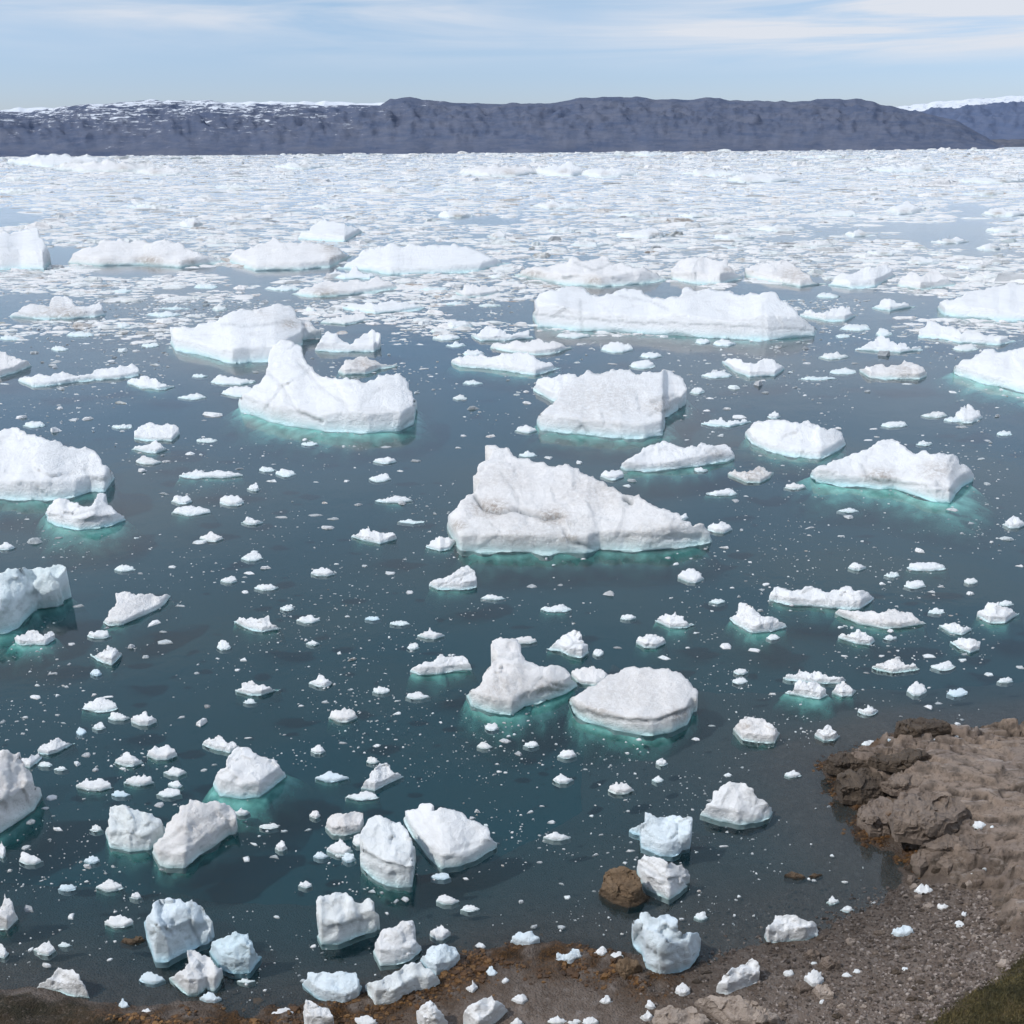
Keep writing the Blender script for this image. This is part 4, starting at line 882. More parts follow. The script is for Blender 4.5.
_ZS = np.linspace(7, 0, 281)
def ground_at(px, py):
    """height of the ground first met by the line of sight there (0 where it is water)"""
    P = on_level(np.full(281, float(px)), np.full(281, float(py)), _ZS)
    hit = lookup(P[:, 0], P[:, 1]) >= _ZS
    return float(_ZS[hit.argmax()]) if hit.any() else 0.0

# ------------------------------------------------------------------ water
def water_material():
    m, nt = mat('fjord_water'); b = NB(nt)
    out = b.n('ShaderNodeOutputMaterial')
    P = b.n('ShaderNodeNewGeometry').outputs['Position']
    n1 = b.noise(P, 0.12, 3, 0.5); n2 = b.noise(P, 1.1, 4, 0.55); 
    hg = b.math('ADD', b.math('MULTIPLY', n1, 0.5), b.math('MULTIPLY', n2, 0.10))
    bp = b.n('ShaderNodeBump', {'Height': hg, 'Strength': 0.085, 'Distance': 1.0})
    fr = b.n('ShaderNodeFresnel', {'IOR': 1.333, 'Normal': bp.outputs[0]})
    fac = b.math('MULTIPLY', fr.outputs[0], 1.32, clamp=True)
    yy = b.n('ShaderNodeSeparateXYZ', {0: P}).outputs[1]
    ruf = b.math('ADD', b.mapr(yy, 120.0, 900.0, 0.045, 0.22), b.mapr(b.noise(P, 0.012, 4, .6, .8), .45, .62, 0.0, 0.07))
    gl = b.n('ShaderNodeBsdfGlossy', {'Color': (0.96, 0.98, 1, 1), 'Roughness': ruf, 'Normal': bp.outputs[0]})
    tr = b.n('ShaderNodeBsdfTransparent', {'Color': (0.97, 0.985, 0.985, 1)})
    # glacial silt held in the water
    zz = b.n('ShaderNodeBsdfDiffuse', {'Color': (*WATER_BODY, 1)})
    silt = b.n('ShaderNodeMixShader', {0: 0.20, 1: tr.outputs[0], 2: zz.outputs[0]})
    mx = b.n('ShaderNodeMixShader', {0: fac, 1: silt.outputs[0], 2: gl.outputs[0]})
    # floating slush that closes the far fjord
    sx = b.n('ShaderNodeVectorMath', {0: P, 1: (0.012, 0.0035, 0.0)}, operation='MULTIPLY').outputs[0]
    sl = b.noise(sx, 1.0, 8, .68, .3)
    sf = b.math('MULTIPLY', b.mapr(yy, 480.0, 2200.0, 0.0, 0.62), b.mapr(sl, .43, .57, .1, 1.0), clamp=True)
    sd = b.n('ShaderNodeBsdfDiffuse', {'Color': (0.55, 0.56, 0.58, 1)})
    mx = b.n('ShaderNodeMixShader', {0: sf, 1: mx.outputs[0], 2: sd.outputs[0]})
    nt.links.new(mx.outputs[0], out.inputs[0])
    return m
def body_material():
    m, nt = mat('deep_water'); b = NB(nt)
    out = b.n('ShaderNodeOutputMaterial')
    P = b.n('ShaderNodeNewGeometry').outputs['Position']
    n = b.noise(P, 0.02, 3, 0.5)
    col = b.mix(b.mapr(n, 0.35, 0.65), WATER_BODY, tuple(c * k for c, k in zip(WATER_BODY, (1.0, 1.12, 1.1))))
    p = b.n('ShaderNodeBsdfDiffuse', {'Color': col})
    nt.links.new(p.outputs[0], out.inputs[0])
    return m
def sheet(name, z, material):
    S = 60000.0
    o = mesh_obj(name, [(-S, -S, z), (S, -S, z), (S, S, z), (-S, S, z)], [[0, 1, 2, 3]], material, origin=np.zeros(3), smooth=False)
    return tag(o, kind='structure')
sheet('fjord_water', 0.0, water_material())
sheet('deep_water', -4.0, body_material())

# ------------------------------------------------------------------ mountains
def mountain_material(name, snow_bias, haze_tint):
    m, nt = mat(name); b = NB(nt)
    out = b.n('ShaderNodeOutputMaterial')
    P = b.n('ShaderNodeNewGeometry').outputs['Position']
    sn = b.n('ShaderNodeAttribute', attribute_name='snow').outputs['Fac']
    mp = b.n('ShaderNodeMapping', {0: P, 'Scale': (0.0020, 0.0006, 0.0110)}).outputs[0]
    n1 = b.noise(mp, 1.6, 8, 0.68, 0.4); n2 = b.noise(mp, 5.0, 8, 0.72, 0.3)
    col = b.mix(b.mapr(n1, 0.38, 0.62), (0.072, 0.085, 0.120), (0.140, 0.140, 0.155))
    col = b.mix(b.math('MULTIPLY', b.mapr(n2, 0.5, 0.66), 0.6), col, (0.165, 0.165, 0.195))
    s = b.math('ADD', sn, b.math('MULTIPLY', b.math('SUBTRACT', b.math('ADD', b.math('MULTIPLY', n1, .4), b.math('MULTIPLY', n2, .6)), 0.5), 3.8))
    col = b.mix(b.mapr(s, 0.92, 1.12), b.mix(haze_tint, col, (0.11, 0.155, 0.27)), (0.62, 0.66, 0.72))  # aerial haze is painted into the rock colour
    bp = b.n('ShaderNodeBump', {'Height': b.math('ADD', b.math('MULTIPLY', n1, 1.0), b.math('MULTIPLY', n2, .4)), 'Strength': 0.45, 'Distance': 90.0})
    p = b.n('ShaderNodeBsdfDiffuse', {'Color': col, 'Normal': bp.outputs[0]})
    nt.links.new(p.outputs[0], out.inputs[0])
    return m

def mountain(name, ridge, y0, y1, material, snowf, seed, rel, x0, x1, stx=2.0, rows=34, base=-3):
    cols = np.arange(x0, x1, stx)
    rx, ry = np.array(ridge, float).T
    # true direction of each column and height of the skyline there
    rid = np.interp(cols, rx, ry) + 0.9 * fbm(np.stack([cols / 9, cols * 0, cols * 0 + seed], -1), seed, 4) 
    dirs = rays(cols, rid)
    V = []; S = []
    for j in range(rows + 6):
        v = min(j / (rows - 1), 1.0)
        D = y0 + (y1 - y0) * v + 700 * 0.25 * fbm(np.stack([cols / 60, cols * 0 + v * 2, cols * 0 + seed], -1), seed + 1, 3) * (0.4 + v)
        crest = H + (y1 + 0 * cols) * dirs[:, 2] / dirs[:, 1]
        q = np.stack([cols / 24 + v * .8, cols * 0 + v * 5.5, cols * 0 + seed], -1)
        prof = v ** 0.62
        rg = (1 - np.abs(fbm(q, seed + 2, 5, .55))) - 0.62 + 0.35 * fbm(q * 3.1, seed + 8, 4, .6)
        z = base + (crest - base) * (prof + rel * rg * math.sin(min(v, 1) * math.pi) ** 0.8)
        z = np.minimum(z, base + (crest - base) * (0.25 + 0.75 * v ** .5) )
        if j >= rows:
            D = y1 + (j - rows + 1) * 500.0; z = crest * (1 - 0.12 * (j - rows + 1)) - 20 * (j - rows + 1)
        X = (D * dirs[:, 0] / dirs[:, 1])
        V.append(np.stack([X, D + 0 * X, z], -1)); S.append(snowf(cols, v))
    V = np.concatenate(V); S = np.concatenate(S); n = len(cols)
    i = (np.arange(rows + 5)[:, None] * n + np.arange(n - 1)[None]).ravel()
    F = np.stack([i, i + 1, i + n + 1, i + n], -1)
    o = mesh_obj(name, V, F, material, origin=np.zeros(3), attrs={'snow': ('FLOAT', S)})
    return tag(o, kind='structure')
RID = [(-400,118),(-200,112),(0,110),(30,111),(50,108),(90,105),(135,102),(150,100),(215,100),(225,104),(290,104),(342,105),(380,106),(390,99),(410,98),(440,102),(510,103),(545,103),(580,98),(600,97),(620,96),(650,99),(684,101),(710,99),(740,101),(790,102),(820,100),(862,99),(880,104),(905,109),(930,114),(960,122),(975,131),(990,139),(1000,145)]
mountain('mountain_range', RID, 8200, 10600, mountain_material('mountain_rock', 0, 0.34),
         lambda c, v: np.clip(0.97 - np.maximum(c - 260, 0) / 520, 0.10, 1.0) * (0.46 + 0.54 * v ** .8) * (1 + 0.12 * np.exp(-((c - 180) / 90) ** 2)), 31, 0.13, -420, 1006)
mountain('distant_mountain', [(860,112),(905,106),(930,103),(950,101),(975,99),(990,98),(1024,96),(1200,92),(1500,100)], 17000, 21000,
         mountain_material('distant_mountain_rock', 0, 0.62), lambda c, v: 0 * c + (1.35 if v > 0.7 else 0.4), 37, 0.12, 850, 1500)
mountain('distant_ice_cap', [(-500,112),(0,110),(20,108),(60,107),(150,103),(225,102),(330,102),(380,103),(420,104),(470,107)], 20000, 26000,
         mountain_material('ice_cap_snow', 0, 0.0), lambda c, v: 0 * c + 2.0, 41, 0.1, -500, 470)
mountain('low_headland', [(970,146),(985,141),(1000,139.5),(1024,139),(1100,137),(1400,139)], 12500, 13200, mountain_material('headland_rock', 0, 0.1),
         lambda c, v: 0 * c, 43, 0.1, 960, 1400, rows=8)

# ------------------------------------------------------------------ icebergs, from the list
MATS = {'p': ICE_PINK, 'b': ICE_BLUE, None: ICE}
marks = []
bigpolys = []
for i, (sn, lab, top, bot, op) in enumerate(BERGS):
    op = dict(op); m = MATS[op.pop('m', None)]; fd = op.pop('fd', (0, -1))
    cx = sum(p[0] for p in bot) / len(bot); cy = sum(p[1] for p in bot) / len(bot)
    z0 = ground_at(cx, cy) if cy > 925 and not (cx < 300 and cy < 985) else 0.0
    if z0 > 0: op['foot'] = 0; op['wet'] = 0.3; z0 -= 0.05
    xs_ = [p[0] for p in top]; w_ = max(xs_) - min(xs_)
    big = w_ > 55 or cy > 740 and w_ > 28
    o = solid('iceberg' if big else 'ice_floe', top, bot, m, seed=i + 1, z0=z0, footdir=fd, **op)
    tag(o, lab, 'iceberg' if big else 'ice floe', 'icebergs' if big else 'ice floes')
    allp = list(top) + list(bot)[::-1]
    marks.append((sn, sum(p[0] for p in allp) / len(allp), sum(p[1] for p in allp) / len(allp), w_, max(p[1] for p in bot) - min(p[1] for p in top)))
    bigpolys.append([(p[0], p[1]) for p in allp])

# smaller ones, each its own object
def blob(cx, cy, w, h, r):
    kind = r.random(); n = max(5, min(12, int(w / 2.5)))
    top, bot = [], []
    pk = r.uniform(.25, .75); pk2 = r.uniform(.2, .8)
    for k in range(n + 1):
        t = k / n; x = cx - w / 2 + w * t
        if kind < .3: e = max(0, 1 - abs(t - pk) / (pk if t < pk else 1 - pk)) ** 0.8
        elif kind < .75: e = (max(0, 1 - (2 * t - 1) ** 2)) ** 0.5 * r.uniform(.75, 1)
        else: e = max(0.9 * max(0, 1 - abs(t - pk) * 3.5), 0.45 + 0.2 * math.sin(9 * t + pk2 * 6)) * min(1, 6 * t, 6 * (1 - t))
        e *= r.uniform(.72, 1.1)
        top.append((x + r.uniform(-.3, .3) * w / n * .6, cy + h * .20 - h * .70 * e))
    for k in range(4):
        t = k / 3; bot.append((cx - w / 2 + w * t, cy + h * .22 + h * .30 * math.sin(math.pi * t) * r.uniform(.8, 1.1)))
    top[0] = bot[0]; top[-1] = bot[-1]
    return top, bot
ORD = ["nearest", "second nearest", "third nearest", "fourth nearest", "fifth nearest", "sixth nearest", "seventh nearest", "eighth nearest", "ninth nearest", "tenth nearest", "eleventh nearest", "twelfth nearest"]
SMALL.sort(key=lambda s: -s[2] * s[3])
N_IND = 330 - len(BERGS)
ashore = [s for s in SMALL if (s[1] > 925 and s[0] > 300 or s[0] > 820 and s[1] > 715) and ground_at(s[0], s[1]) > 0.02]
afloat = [s for s in SMALL if s not in ashore]
ind = ashore + afloat[:max(0, N_IND - len(ashore))]; rest = afloat[max(0, N_IND - len(ashore)):]
ind.sort(key=lambda s: -s[2] * s[3])
buckets = {}
for s in ind:
    def gap(mk): return math.hypot(max(0, abs(s[0] - mk[1]) - mk[3] / 2), 1.3 * max(0, abs(s[1] - mk[2]) - mk[4] / 2)) + 0.05 * math.hypot(s[0] - mk[1], s[1] - mk[2])
    mk = min(marks, key=gap)
    dx, dy = s[0] - mk[1], s[1] - mk[2]
    if abs(dx) / (mk[3] / 2 + 8) > abs(dy) / (mk[4] / 2 + 6): w_ = 'left of' if dx < 0 else 'right of'
    else: w_ = 'above' if dy < 0 else 'below'
    buckets.setdefault((mk[0], w_), []).append((math.hypot(dx, dy), s))
lab_of = {}
for (mn, w_), L in buckets.items():
    L.sort()
    for k, (_, s) in enumerate(L):
        lab_of[s] = (k, len(L), w_, mn)
for i, s in enumerate(ind):
    r = random.Random(1000 + i)
    cx, cy, w, h = s
    top, bot = blob(cx, cy, w * 1.04, h * 1.08, r)
    land = cy > 925 and cx > 300 or cx > 820 and cy > 715 and ground_at(cx, cy) > 0.05
    z0 = ground_at(cx, cy + h * .4) if land else 0.0
    onland = z0 > 0.02
    small_m = ICE_BLUE if cy > 600 and r.random() < .12 else (ICE_PINK if r.random() < .13 else ICE)
    o = solid('ice_chunk', top, bot, small_m, seed=500 + i, z0=z0 - (0.03 if onland else 0), c=r.uniform(.2, .5), s=.34, lumps=.10, relief=.7,
              wet=.3 if onland else .8, step=max(0.8, min(1.6, w / 16)),
              foot=(1.0 + w * .09) if (not onland and w > 27 and cy > 430) else 0)
    k, n_, w_, mn = lab_of[s]
    sz = 'small' if w * h > 110 else 'tiny'
    desc = {'M': 'white'}['M']
    if small_m is ICE_BLUE: desc = 'bluish'
    elif small_m is ICE_PINK: desc = 'greyish'
    where = 'ice chunk lying on the shore' if onland else 'ice chunk'
    lab = f"{sz} {desc} {where} {w_} {mn}" + ("" if n_ == 1 else f", {ORD[min(k, 11)]} to it on that side")
    lab = lab.replace('ice chunk lying on the shore', 'stranded ice chunk')
    words = lab.split()
    if len(words) > 16: lab = lab.replace(" to it on that side", "")
    if len(lab.split()) > 16: print("LONG", lab)
    tag(o, lab, 'ice chunk', 'stranded ice chunks' if onland else 'small floating ice chunks')

# ------------------------------------------------------------------ rocks
RM = {'D': ROCK_DARK, 'B': ROCK_BROWN, 'P': ROCK_PALE, 'R': ROCK}
for i, (nm, lab, top, bot, mk) in enumerate(ROCKS):
    cx = sum(p[0] for p in bot) / len(bot); cy = sum(p[1] for p in bot) / len(bot)
    z0 = ground_at(cx, cy)
    o = solid(nm, top, bot, RM[mk], seed=900 + i, z0=z0 - 0.08, rock=True, **(dict(c=.35, s=.12, lumps=.22, relief=1.5) if 'ledge' in nm else dict(c=.4, s=.35, lumps=.12, relief=.8)))
    tag(o, lab, 'rock ledge' if 'ledge' in nm else 'boulder' if 'slab' not in nm else 'rock slab', 'shore boulders')

# ------------------------------------------------------------------ uncountable small ice
def floes(name, px, py, wpx, hr, material, k=8, seed=0, flatness=1.0, glassy=0.0):
    """many small irregular floes as one mesh: outer ring at the waterline, shoulder ring, crown"""
    n = len(px); r = np.random.default_rng(seed)
    G = on_level(px, py, np.zeros(n)); dist = np.linalg.norm(G - CAM, axis=1)
    R = wpx / 2 * dist / FPX
    th = (np.arange(k) / k * 2 * np.pi)[None] + r.uniform(0, 6.28, (n, 1))
    el = r.uniform(.25, .95, (n, 1)); ph = r.uniform(-.45, .45, (n, 1))
    rad = R[:, None] * r.uniform(.5, 1.3, (n, k))
    ax = np.cos(th) * rad; ay = np.sin(th) * rad * el
    x = ax * np.cos(ph) - ay * np.sin(ph); y = ax * np.sin(ph) + ay * np.cos(ph)
    hh = (R * hr)[:, None]
    V = np.zeros((n, 2 * k + 1, 3))
    V[:, :k, 0] = G[:, :1] + x; V[:, :k, 1] = G[:, 1:2] + y; V[:, :k, 2] = -0.04
    s = r.uniform(.55, .85, (n, k))
    V[:, k:2 * k, 0] = G[:, :1] + x * s; V[:, k:2 * k, 1] = G[:, 1:2] + y * s
    V[:, k:2 * k, 2] = hh * r.uniform(.25, 1.0, (n, k)) * flatness
    V[:, 2 * k, 0] = G[:, 0] + x[:, 0] * .3; V[:, 2 * k, 1] = G[:, 1] + y[:, 0] * .3; V[:, 2 * k, 2] = hh[:, 0] * r.uniform(.6, 1.15, n)
    b = (np.arange(n) * (2 * k + 1))[:, None]; i = np.arange(k)[None]; j = (i + 1) % k
    Q = np.stack([b + i, b + j, b + k + j, b + k + i], -1).reshape(-1, 4)
    T = np.stack([b + k + i, b + k + j, b + 2 * k + 0 * i], -1).reshape(-1, 3)
    V = V.reshape(-1, 3)
    unit = np.repeat(dist / FPX * 10, 2 * k + 1)
    look = np.zeros((len(V), 3)); 
    look[:, 0] = np.repeat(np.clip(r.normal(.04, .08, n), 0, .4), 2 * k + 1)
    look[:, 2] = np.repeat(np.where(r.random(n) < glassy, r.uniform(.25, .75, n), 0), 2 * k + 1)
    look[:, 1] = np.repeat(np.where(r.random(n) < .06, r.uniform(.4, 1.2, n), 0.04), 2 * k + 1)
    o = mesh_obj(name, V, Q.tolist() + T.tolist(), material, origin=np.zeros(3), smooth=False,
                 attrs={'look': ('FLOAT_COLOR', look), 'nc': ('FLOAT_VECTOR', V / unit[:, None]), 'unit': ('FLOAT', unit)})
    return o

allpoly = bigpolys
def clear_of(px, py, pad=0):
    m = np.ones(px.shape, bool)
    for pl in allpoly: m &= ~inside(pl, px, py)
    return m

r = np.random.default_rng(5)
# the packed ice of the middle and far fjord
def lanes(px, py, sc=1.0, s=0):
    return fbm(np.stack([px / (120 * sc), (py - 140) ** 0.8 / (5.5 * sc), px * 0 + s], -1), 91 + s, 4, .6)
n = 120000
py = r.uniform(149.5, 345, n); px = r.uniform(-260, 1290, n)
dens = np.interp(py, [149, 175, 200, 225, 245, 270, 295, 320, 345], [1.0, 1.0, .95, .80, .74, .70, .60, .40, .10])
dens = dens * np.interp(px, [0, 500, 1024], [.9, 1.0, 1.12])
keep = (lanes(px, py) * np.interp(py, [149, 180, 215, 345], [.1, .22, .58, .75]) + 0.5 < dens * 1.0) & (r.random(n) < dens ** 0.6 * np.interp(py, [149, 180, 215, 345], [1., .9, .62, .6]))
keep &= clear_of(px, py)
px, py = px[keep], py[keep]
w = np.interp(py, [149, 170, 220, 300, 345], [2.4, 3.4, 4.4, 3.8, 3.2]) * np.exp(r.normal(0.08, .85, len(px)))
w = np.minimum(w, np.interp(py, [149, 170, 200, 345], [12, 22, 30, 20]))
hr = np.interp(py, [149, 160, 180, 220, 345], [.34, .26, .15, .10, .13]) * np.exp(r.normal(0, .55, len(px))) * np.clip(3.5 / w, .45, 1.3)
m2 = 4600
py2 = 176 + 160 * r.random(m2) ** .85; px2 = r.uniform(-200, 1230, m2)
k2 = (lanes(px2, py2, 1.0) * .7 + .5 < np.interp(py2, [176, 240, 300, 336], [.95, .82, .62, .25])) & clear_of(px2, py2)
px2, py2 = px2[k2], py2[k2]
w2 = np.exp(r.normal(2.35, .42, len(px2))) * np.interp(py2, [176, 220, 326], [.8, 1.1, 1.0])
px = np.concatenate([px, px2]); py = np.concatenate([py, py2]); w = np.concatenate([w, w2]); hr = np.concatenate([hr, np.exp(r.normal(-1.9, .45, len(px2)))])
o = floes('brash_ice', px, py, w, np.clip(hr, .04, 1.0), ICE_PINK, k=9, seed=1, glassy=.10)
tag(o, 'closely packed white brash ice filling the far half of the fjord', 'brash ice', kind='stuff')

# far bergs standing above the pack
sp_ = [(60,160,110,15),(110,166,120,13),(165,170,70,12),(300,165,60,8),(500,170,90,14),(560,168,70,18),(610,172,60,12),(720,172,80,9),(760,178,70,11),(905,168,90,9),(990,180,70,8),(640,154,70,5),(840,156,110,5),(20,190,60,7),(240,186,60,6),(390,190,60,7),(560,205,60,9),(700,214,50,8),(840,213,60,8),(905,208,44,14),(1005,212,50,10),(985,192,50,8),(330,206,40,6),(150,206,50,5),(455,214,36,9),(190,222,26,12),(640,232,56,15),(560,230,30,6),(780,228,60,7),(860,232,36,10),(500,234,26,11),(950,240,40,8),(990,246,30,9),(1005,229,40,8),(590,243,40,7),(735,236,44,7),(810,244,50,8),(885,252,40,7),(925,260,44,8),(975,266,40,7),(560,250,26,6),(640,214,44,6),(745,300,14,5),(130,300,26,5),(500,276,26,5),(560,306,14,4)]
FARN = {0: 'far left', 1: 'left', 2: 'centre', 3: 'right', 4: 'far right'}
for i, (cx, cy, w, h) in enumerate(sp_):
    rr = random.Random(4000 + i)
    top, bot = blob(cx, cy, w, h, rr)
    o = solid('far_iceberg', top, bot, ICE if rr.random() < .75 else ICE_PINK, seed=3000 + i, c=.5, s=.5, lumps=.1, relief=.35, wet=.4, step=max(1.1, w / 34),
              dirt_shade=[(cx + rr.uniform(-.3, .3) * w, cy + h * .2, 6, rr.uniform(.4, 1.1))])
    near = min(marks, key=lambda mk: math.hypot(cx - mk[1], (cy - mk[2]) * 1.2))
    side = 'left' if cx < near[1] - near[3] * .3 else ('right' if cx > near[1] + near[3] * .3 else 'straight behind')
    tag(o, "low iceberg in the distant pack", 'iceberg', 'icebergs in the distant pack')
    o['_px'] = [cx, cy, w]
# rank them by place
far = [o for o in C.objects if o.name.startswith('far_iceberg')]
rows = {}
for o in far:
    cx, cy, w_ = o['_px']
    band = 0 if cy < 163 else 1 if cy < 176 else 2 if cy < 200 else 3 if cy < 220 else 4 if cy < 238 else 5 if cy < 256 else 6
    rows.setdefault(band, []).append((cx, o))
BN = ['in the row right under the mountains', 'in the second row below the mountains', 'in the third row of the pack', 'halfway down the pack', 'in the lower pack', 'at the near edge of the pack', 'in the loose ice before the pack']
OR2 = ['leftmost', 'second from left', 'third from left', 'fourth from left', 'fifth from left', 'sixth from left', 'seventh from left', 'eighth from left', 'ninth from left', 'tenth from left', 'eleventh from left']
for bnd, L in rows.items():
    L.sort(key=lambda t: t[0])
    for k, (cx, o) in enumerate(L):
        sz = 'broad' if o['_px'][2] > 55 else 'small'
        o['label'] = f"{sz} low iceberg {BN[bnd]}, {OR2[k] if k < len(L) - 1 or k == 0 else 'rightmost'}"
        del o['_px']

# scattered specks over the open water
n = 90000
py = 300 + (1010 - 300) * r.random(n) ** 1.25; px = r.uniform(-150, 1180, n)
cl = fbm(np.stack([px / 70, py / 38, px * 0], -1), 95, 4, .6)
dens = np.interp(py, [300, 340, 420, 520, 620, 760, 860, 950, 1010], [.26, .14, .06, .07, .085, .08, .07, .05, .04])
keep = r.random(n) < dens * np.clip(0.85 + 3.2 * cl, 0.04, 4.5)
keep &= clear_of(px, py)
G = on_level(px, py, 0 * px)
keep &= lookup(G[:, 0], G[:, 1]) < -0.12
px, py = px[keep], py[keep]
w = np.interp(py, [300, 500, 1000], [2.3, 1.35, 1.6]) * np.exp(r.normal(0, .6, len(px)))
w = np.minimum(w, 8)
px = np.concatenate([px, [s[0] for s in rest]]); py = np.concatenate([py, [s[1] for s in rest]]); w = np.concatenate([w, [s[2] for s in rest]])
hr = np.clip(.25 * np.exp(r.normal(0, .5, len(px))), .06, .8)
o = floes('ice_fragments', px, py, w, hr, ICE, k=6, seed=2, glassy=.5)
tag(o, 'countless tiny white ice fragments scattered over the open water', 'ice fragments', kind='stuff')

# ------------------------------------------------------------------ pebbles, weed, grass
def lumps_on_ground(name, X, Y, R, material, label, cat, k=6, seed=0, hr=.7):
    r = np.random.default_rng(seed); n = len(X); Z = lookup(X, Y)
    th = (np.arange(k) / k * 2 * np.pi)[None] + r.uniform(0, 6.28, (n, 1))
    rad = R[:, None] * r.uniform(.65, 1.2, (n, k))
    x = np.cos(th) * rad; y = np.sin(th) * rad * r.uniform(.6, 1, (n, 1))
    V = np.zeros((n, 2 * k + 1, 3)); s = r.uniform(.55, .85, (n, k))
    V[:, :k] = np.stack([X[:, None] + x, Y[:, None] + y, Z[:, None] - R[:, None] * .3 + 0 * x], -1)
    V[:, k:2 * k] = np.stack([X[:, None] + x * s, Y[:, None] + y * s, Z[:, None] + (R * hr)[:, None] * r.uniform(.4, 1, (n, k))], -1)
    V[:, 2 * k] = np.stack([X, Y, Z + R * hr], -1)
    b = (np.arange(n) * (2 * k + 1))[:, None]; i = np.arange(k)[None]; j = (i + 1) % k
    Q = np.stack([b + i, b + j, b + k + j, b + k + i], -1).reshape(-1, 4)
    T = np.stack([b + k + i, b + k + j, b + 2 * k + 0 * i], -1).reshape(-1, 3)
    o = mesh_obj(name, V.reshape(-1, 3), Q.tolist() + T.tolist(), material, origin=np.zeros(3), smooth=False,
                 attrs={'shade': ('FLOAT', np.repeat(r.random(n), 2 * k + 1))})
    return tag(o, label, cat, kind='stuff')

def shaded_material(name, c1, c2, c3, rough=.85):
    m, nt = mat(name); b = NB(nt); out = b.n('ShaderNodeOutputMaterial')
    s = b.n('ShaderNodeAttribute', attribute_name='shade').outputs['Fac']
    P = b.n('ShaderNodeNewGeometry').outputs['Position']
    col = b.ramp(s, [(0, c1), (.6, c2), (1, c3)])
    col = b.mix(b.math('MULTIPLY', b.mapr(b.noise(P, 6, 4, .7), .45, .7), .5), col, tuple(c * .45 for c in c1))
    col = tint_below_water(b, col, 1.05)
    bp = b.n('ShaderNodeBump', {'Height': b.noise(P, 12, 4, .7), 'Strength': .6, 'Distance': .1})
    p = b.n('ShaderNodeBsdfPrincipled', {'Base Color': col, 'Roughness': rough, 'Normal': bp.outputs[0]})
    nt.links.new(p.outputs[0], out.inputs[0]); return m

n = 16000
px = r.uniform(640, 1060, n); py = r.uniform(880, 1060, n)
G = on_level(px, py, 0 * px + .6); X, Y = G[:, 0], G[:, 1]
keep = (sdist(OUT, X, Y) < 0.3) & (sdist(GRASS, X, Y) < 0.3) & (lookup(X, Y) > -0.25)
keep &= r.random(n) < np.interp(px - (py - 950) * .3, [680, 800, 900, 960], [.15, .4, .8, 1.0])
X, Y = X[keep], Y[keep]
lumps_on_ground('pebbles', X, Y, .06 * np.exp(r.normal(0, .45, len(X))).clip(.4, 2.4) * 1.25, shaded_material('pebble_stone', (.055, .042, .034), (.18, .142, .122), (.40, .345, .31)), 'loose grey and pinkish pebbles covering the beach', 'pebbles', seed=3)
# stones one can tell apart
cand = [(r.uniform(690, 1010), r.uniform(905, 1022)) for _ in range(110)] + [(r.uniform(905, 985), r.uniform(860, 905)) for _ in range(22)]
cnt_ = 0
for i, (cx, cy) in enumerate(cand):
    P0 = on_level(cx, cy, .4)
    X, Y = np.array([P0[0]]), np.array([P0[1]])
    if sdist(GRASS, X, Y)[0] > -.3 or lookup(X, Y)[0] < .06 or sdist(OUT, X, Y)[0] > 1.2: continue
    rr = random.Random(8000 + i); w = rr.uniform(6, 15); h = w * rr.uniform(.5, .7)
    top, bot = blob(cx, cy, w, h, rr)
    z0 = ground_at(cx, cy)
    m = [ROCK, ROCK, ROCK_PALE, ROCK_DARK][rr.randrange(4)]
    o = solid('stone', top, bot, m, seed=8000 + i, z0=z0 - .04, rock=True, c=.4, s=.4, lumps=.15, step=1.1)
    tag(o, 'small rough stone lying among the pebbles of the grey beach', 'stone', 'loose stones on the beach'); cnt_ += 1

n = 5200
t = r.uniform(0, len(WEED) - 1.001, n); k0 = t.astype(int); W = np.array(WEED)
c0 = W[k0] * (1 - (t - k0))[:, None] + W[k0 + 1] * (t - k0)[:, None]
X = c0[:, 0] + r.normal(0, .9, n); Y = c0[:, 1] + r.normal(0, .8, n)
n2_ = 1800
o_ = np.array(OUT[6:15]); t = r.uniform(0, len(o_) - 1.001, n2_); k0 = t.astype(int)
c1 = o_[k0] * (1 - (t - k0))[:, None] + o_[k0 + 1] * (t - k0)[:, None]
X = np.concatenate([X, c1[:, 0] + r.normal(0, .5, n2_)]); Y = np.concatenate([Y, c1[:, 1] + r.normal(0, .5, n2_)])
keep = lookup(X, Y) > -.35
keep &= fbm(np.stack([X / 1.2, Y / .8, 0 * X], -1), 99, 3) > -.1
X, Y = X[keep], Y[keep]
lumps_on_ground('seaweed', X, Y, .10 * np.exp(r.normal(0, .5, len(X))), shaded_material('brown_seaweed', (.035, .018, .008), (.14, .062, .016), (.26, .13, .035), .6), 'rusty brown seaweed covering the bank along the waterline', 'seaweed', k=5, seed=4, hr=.35)

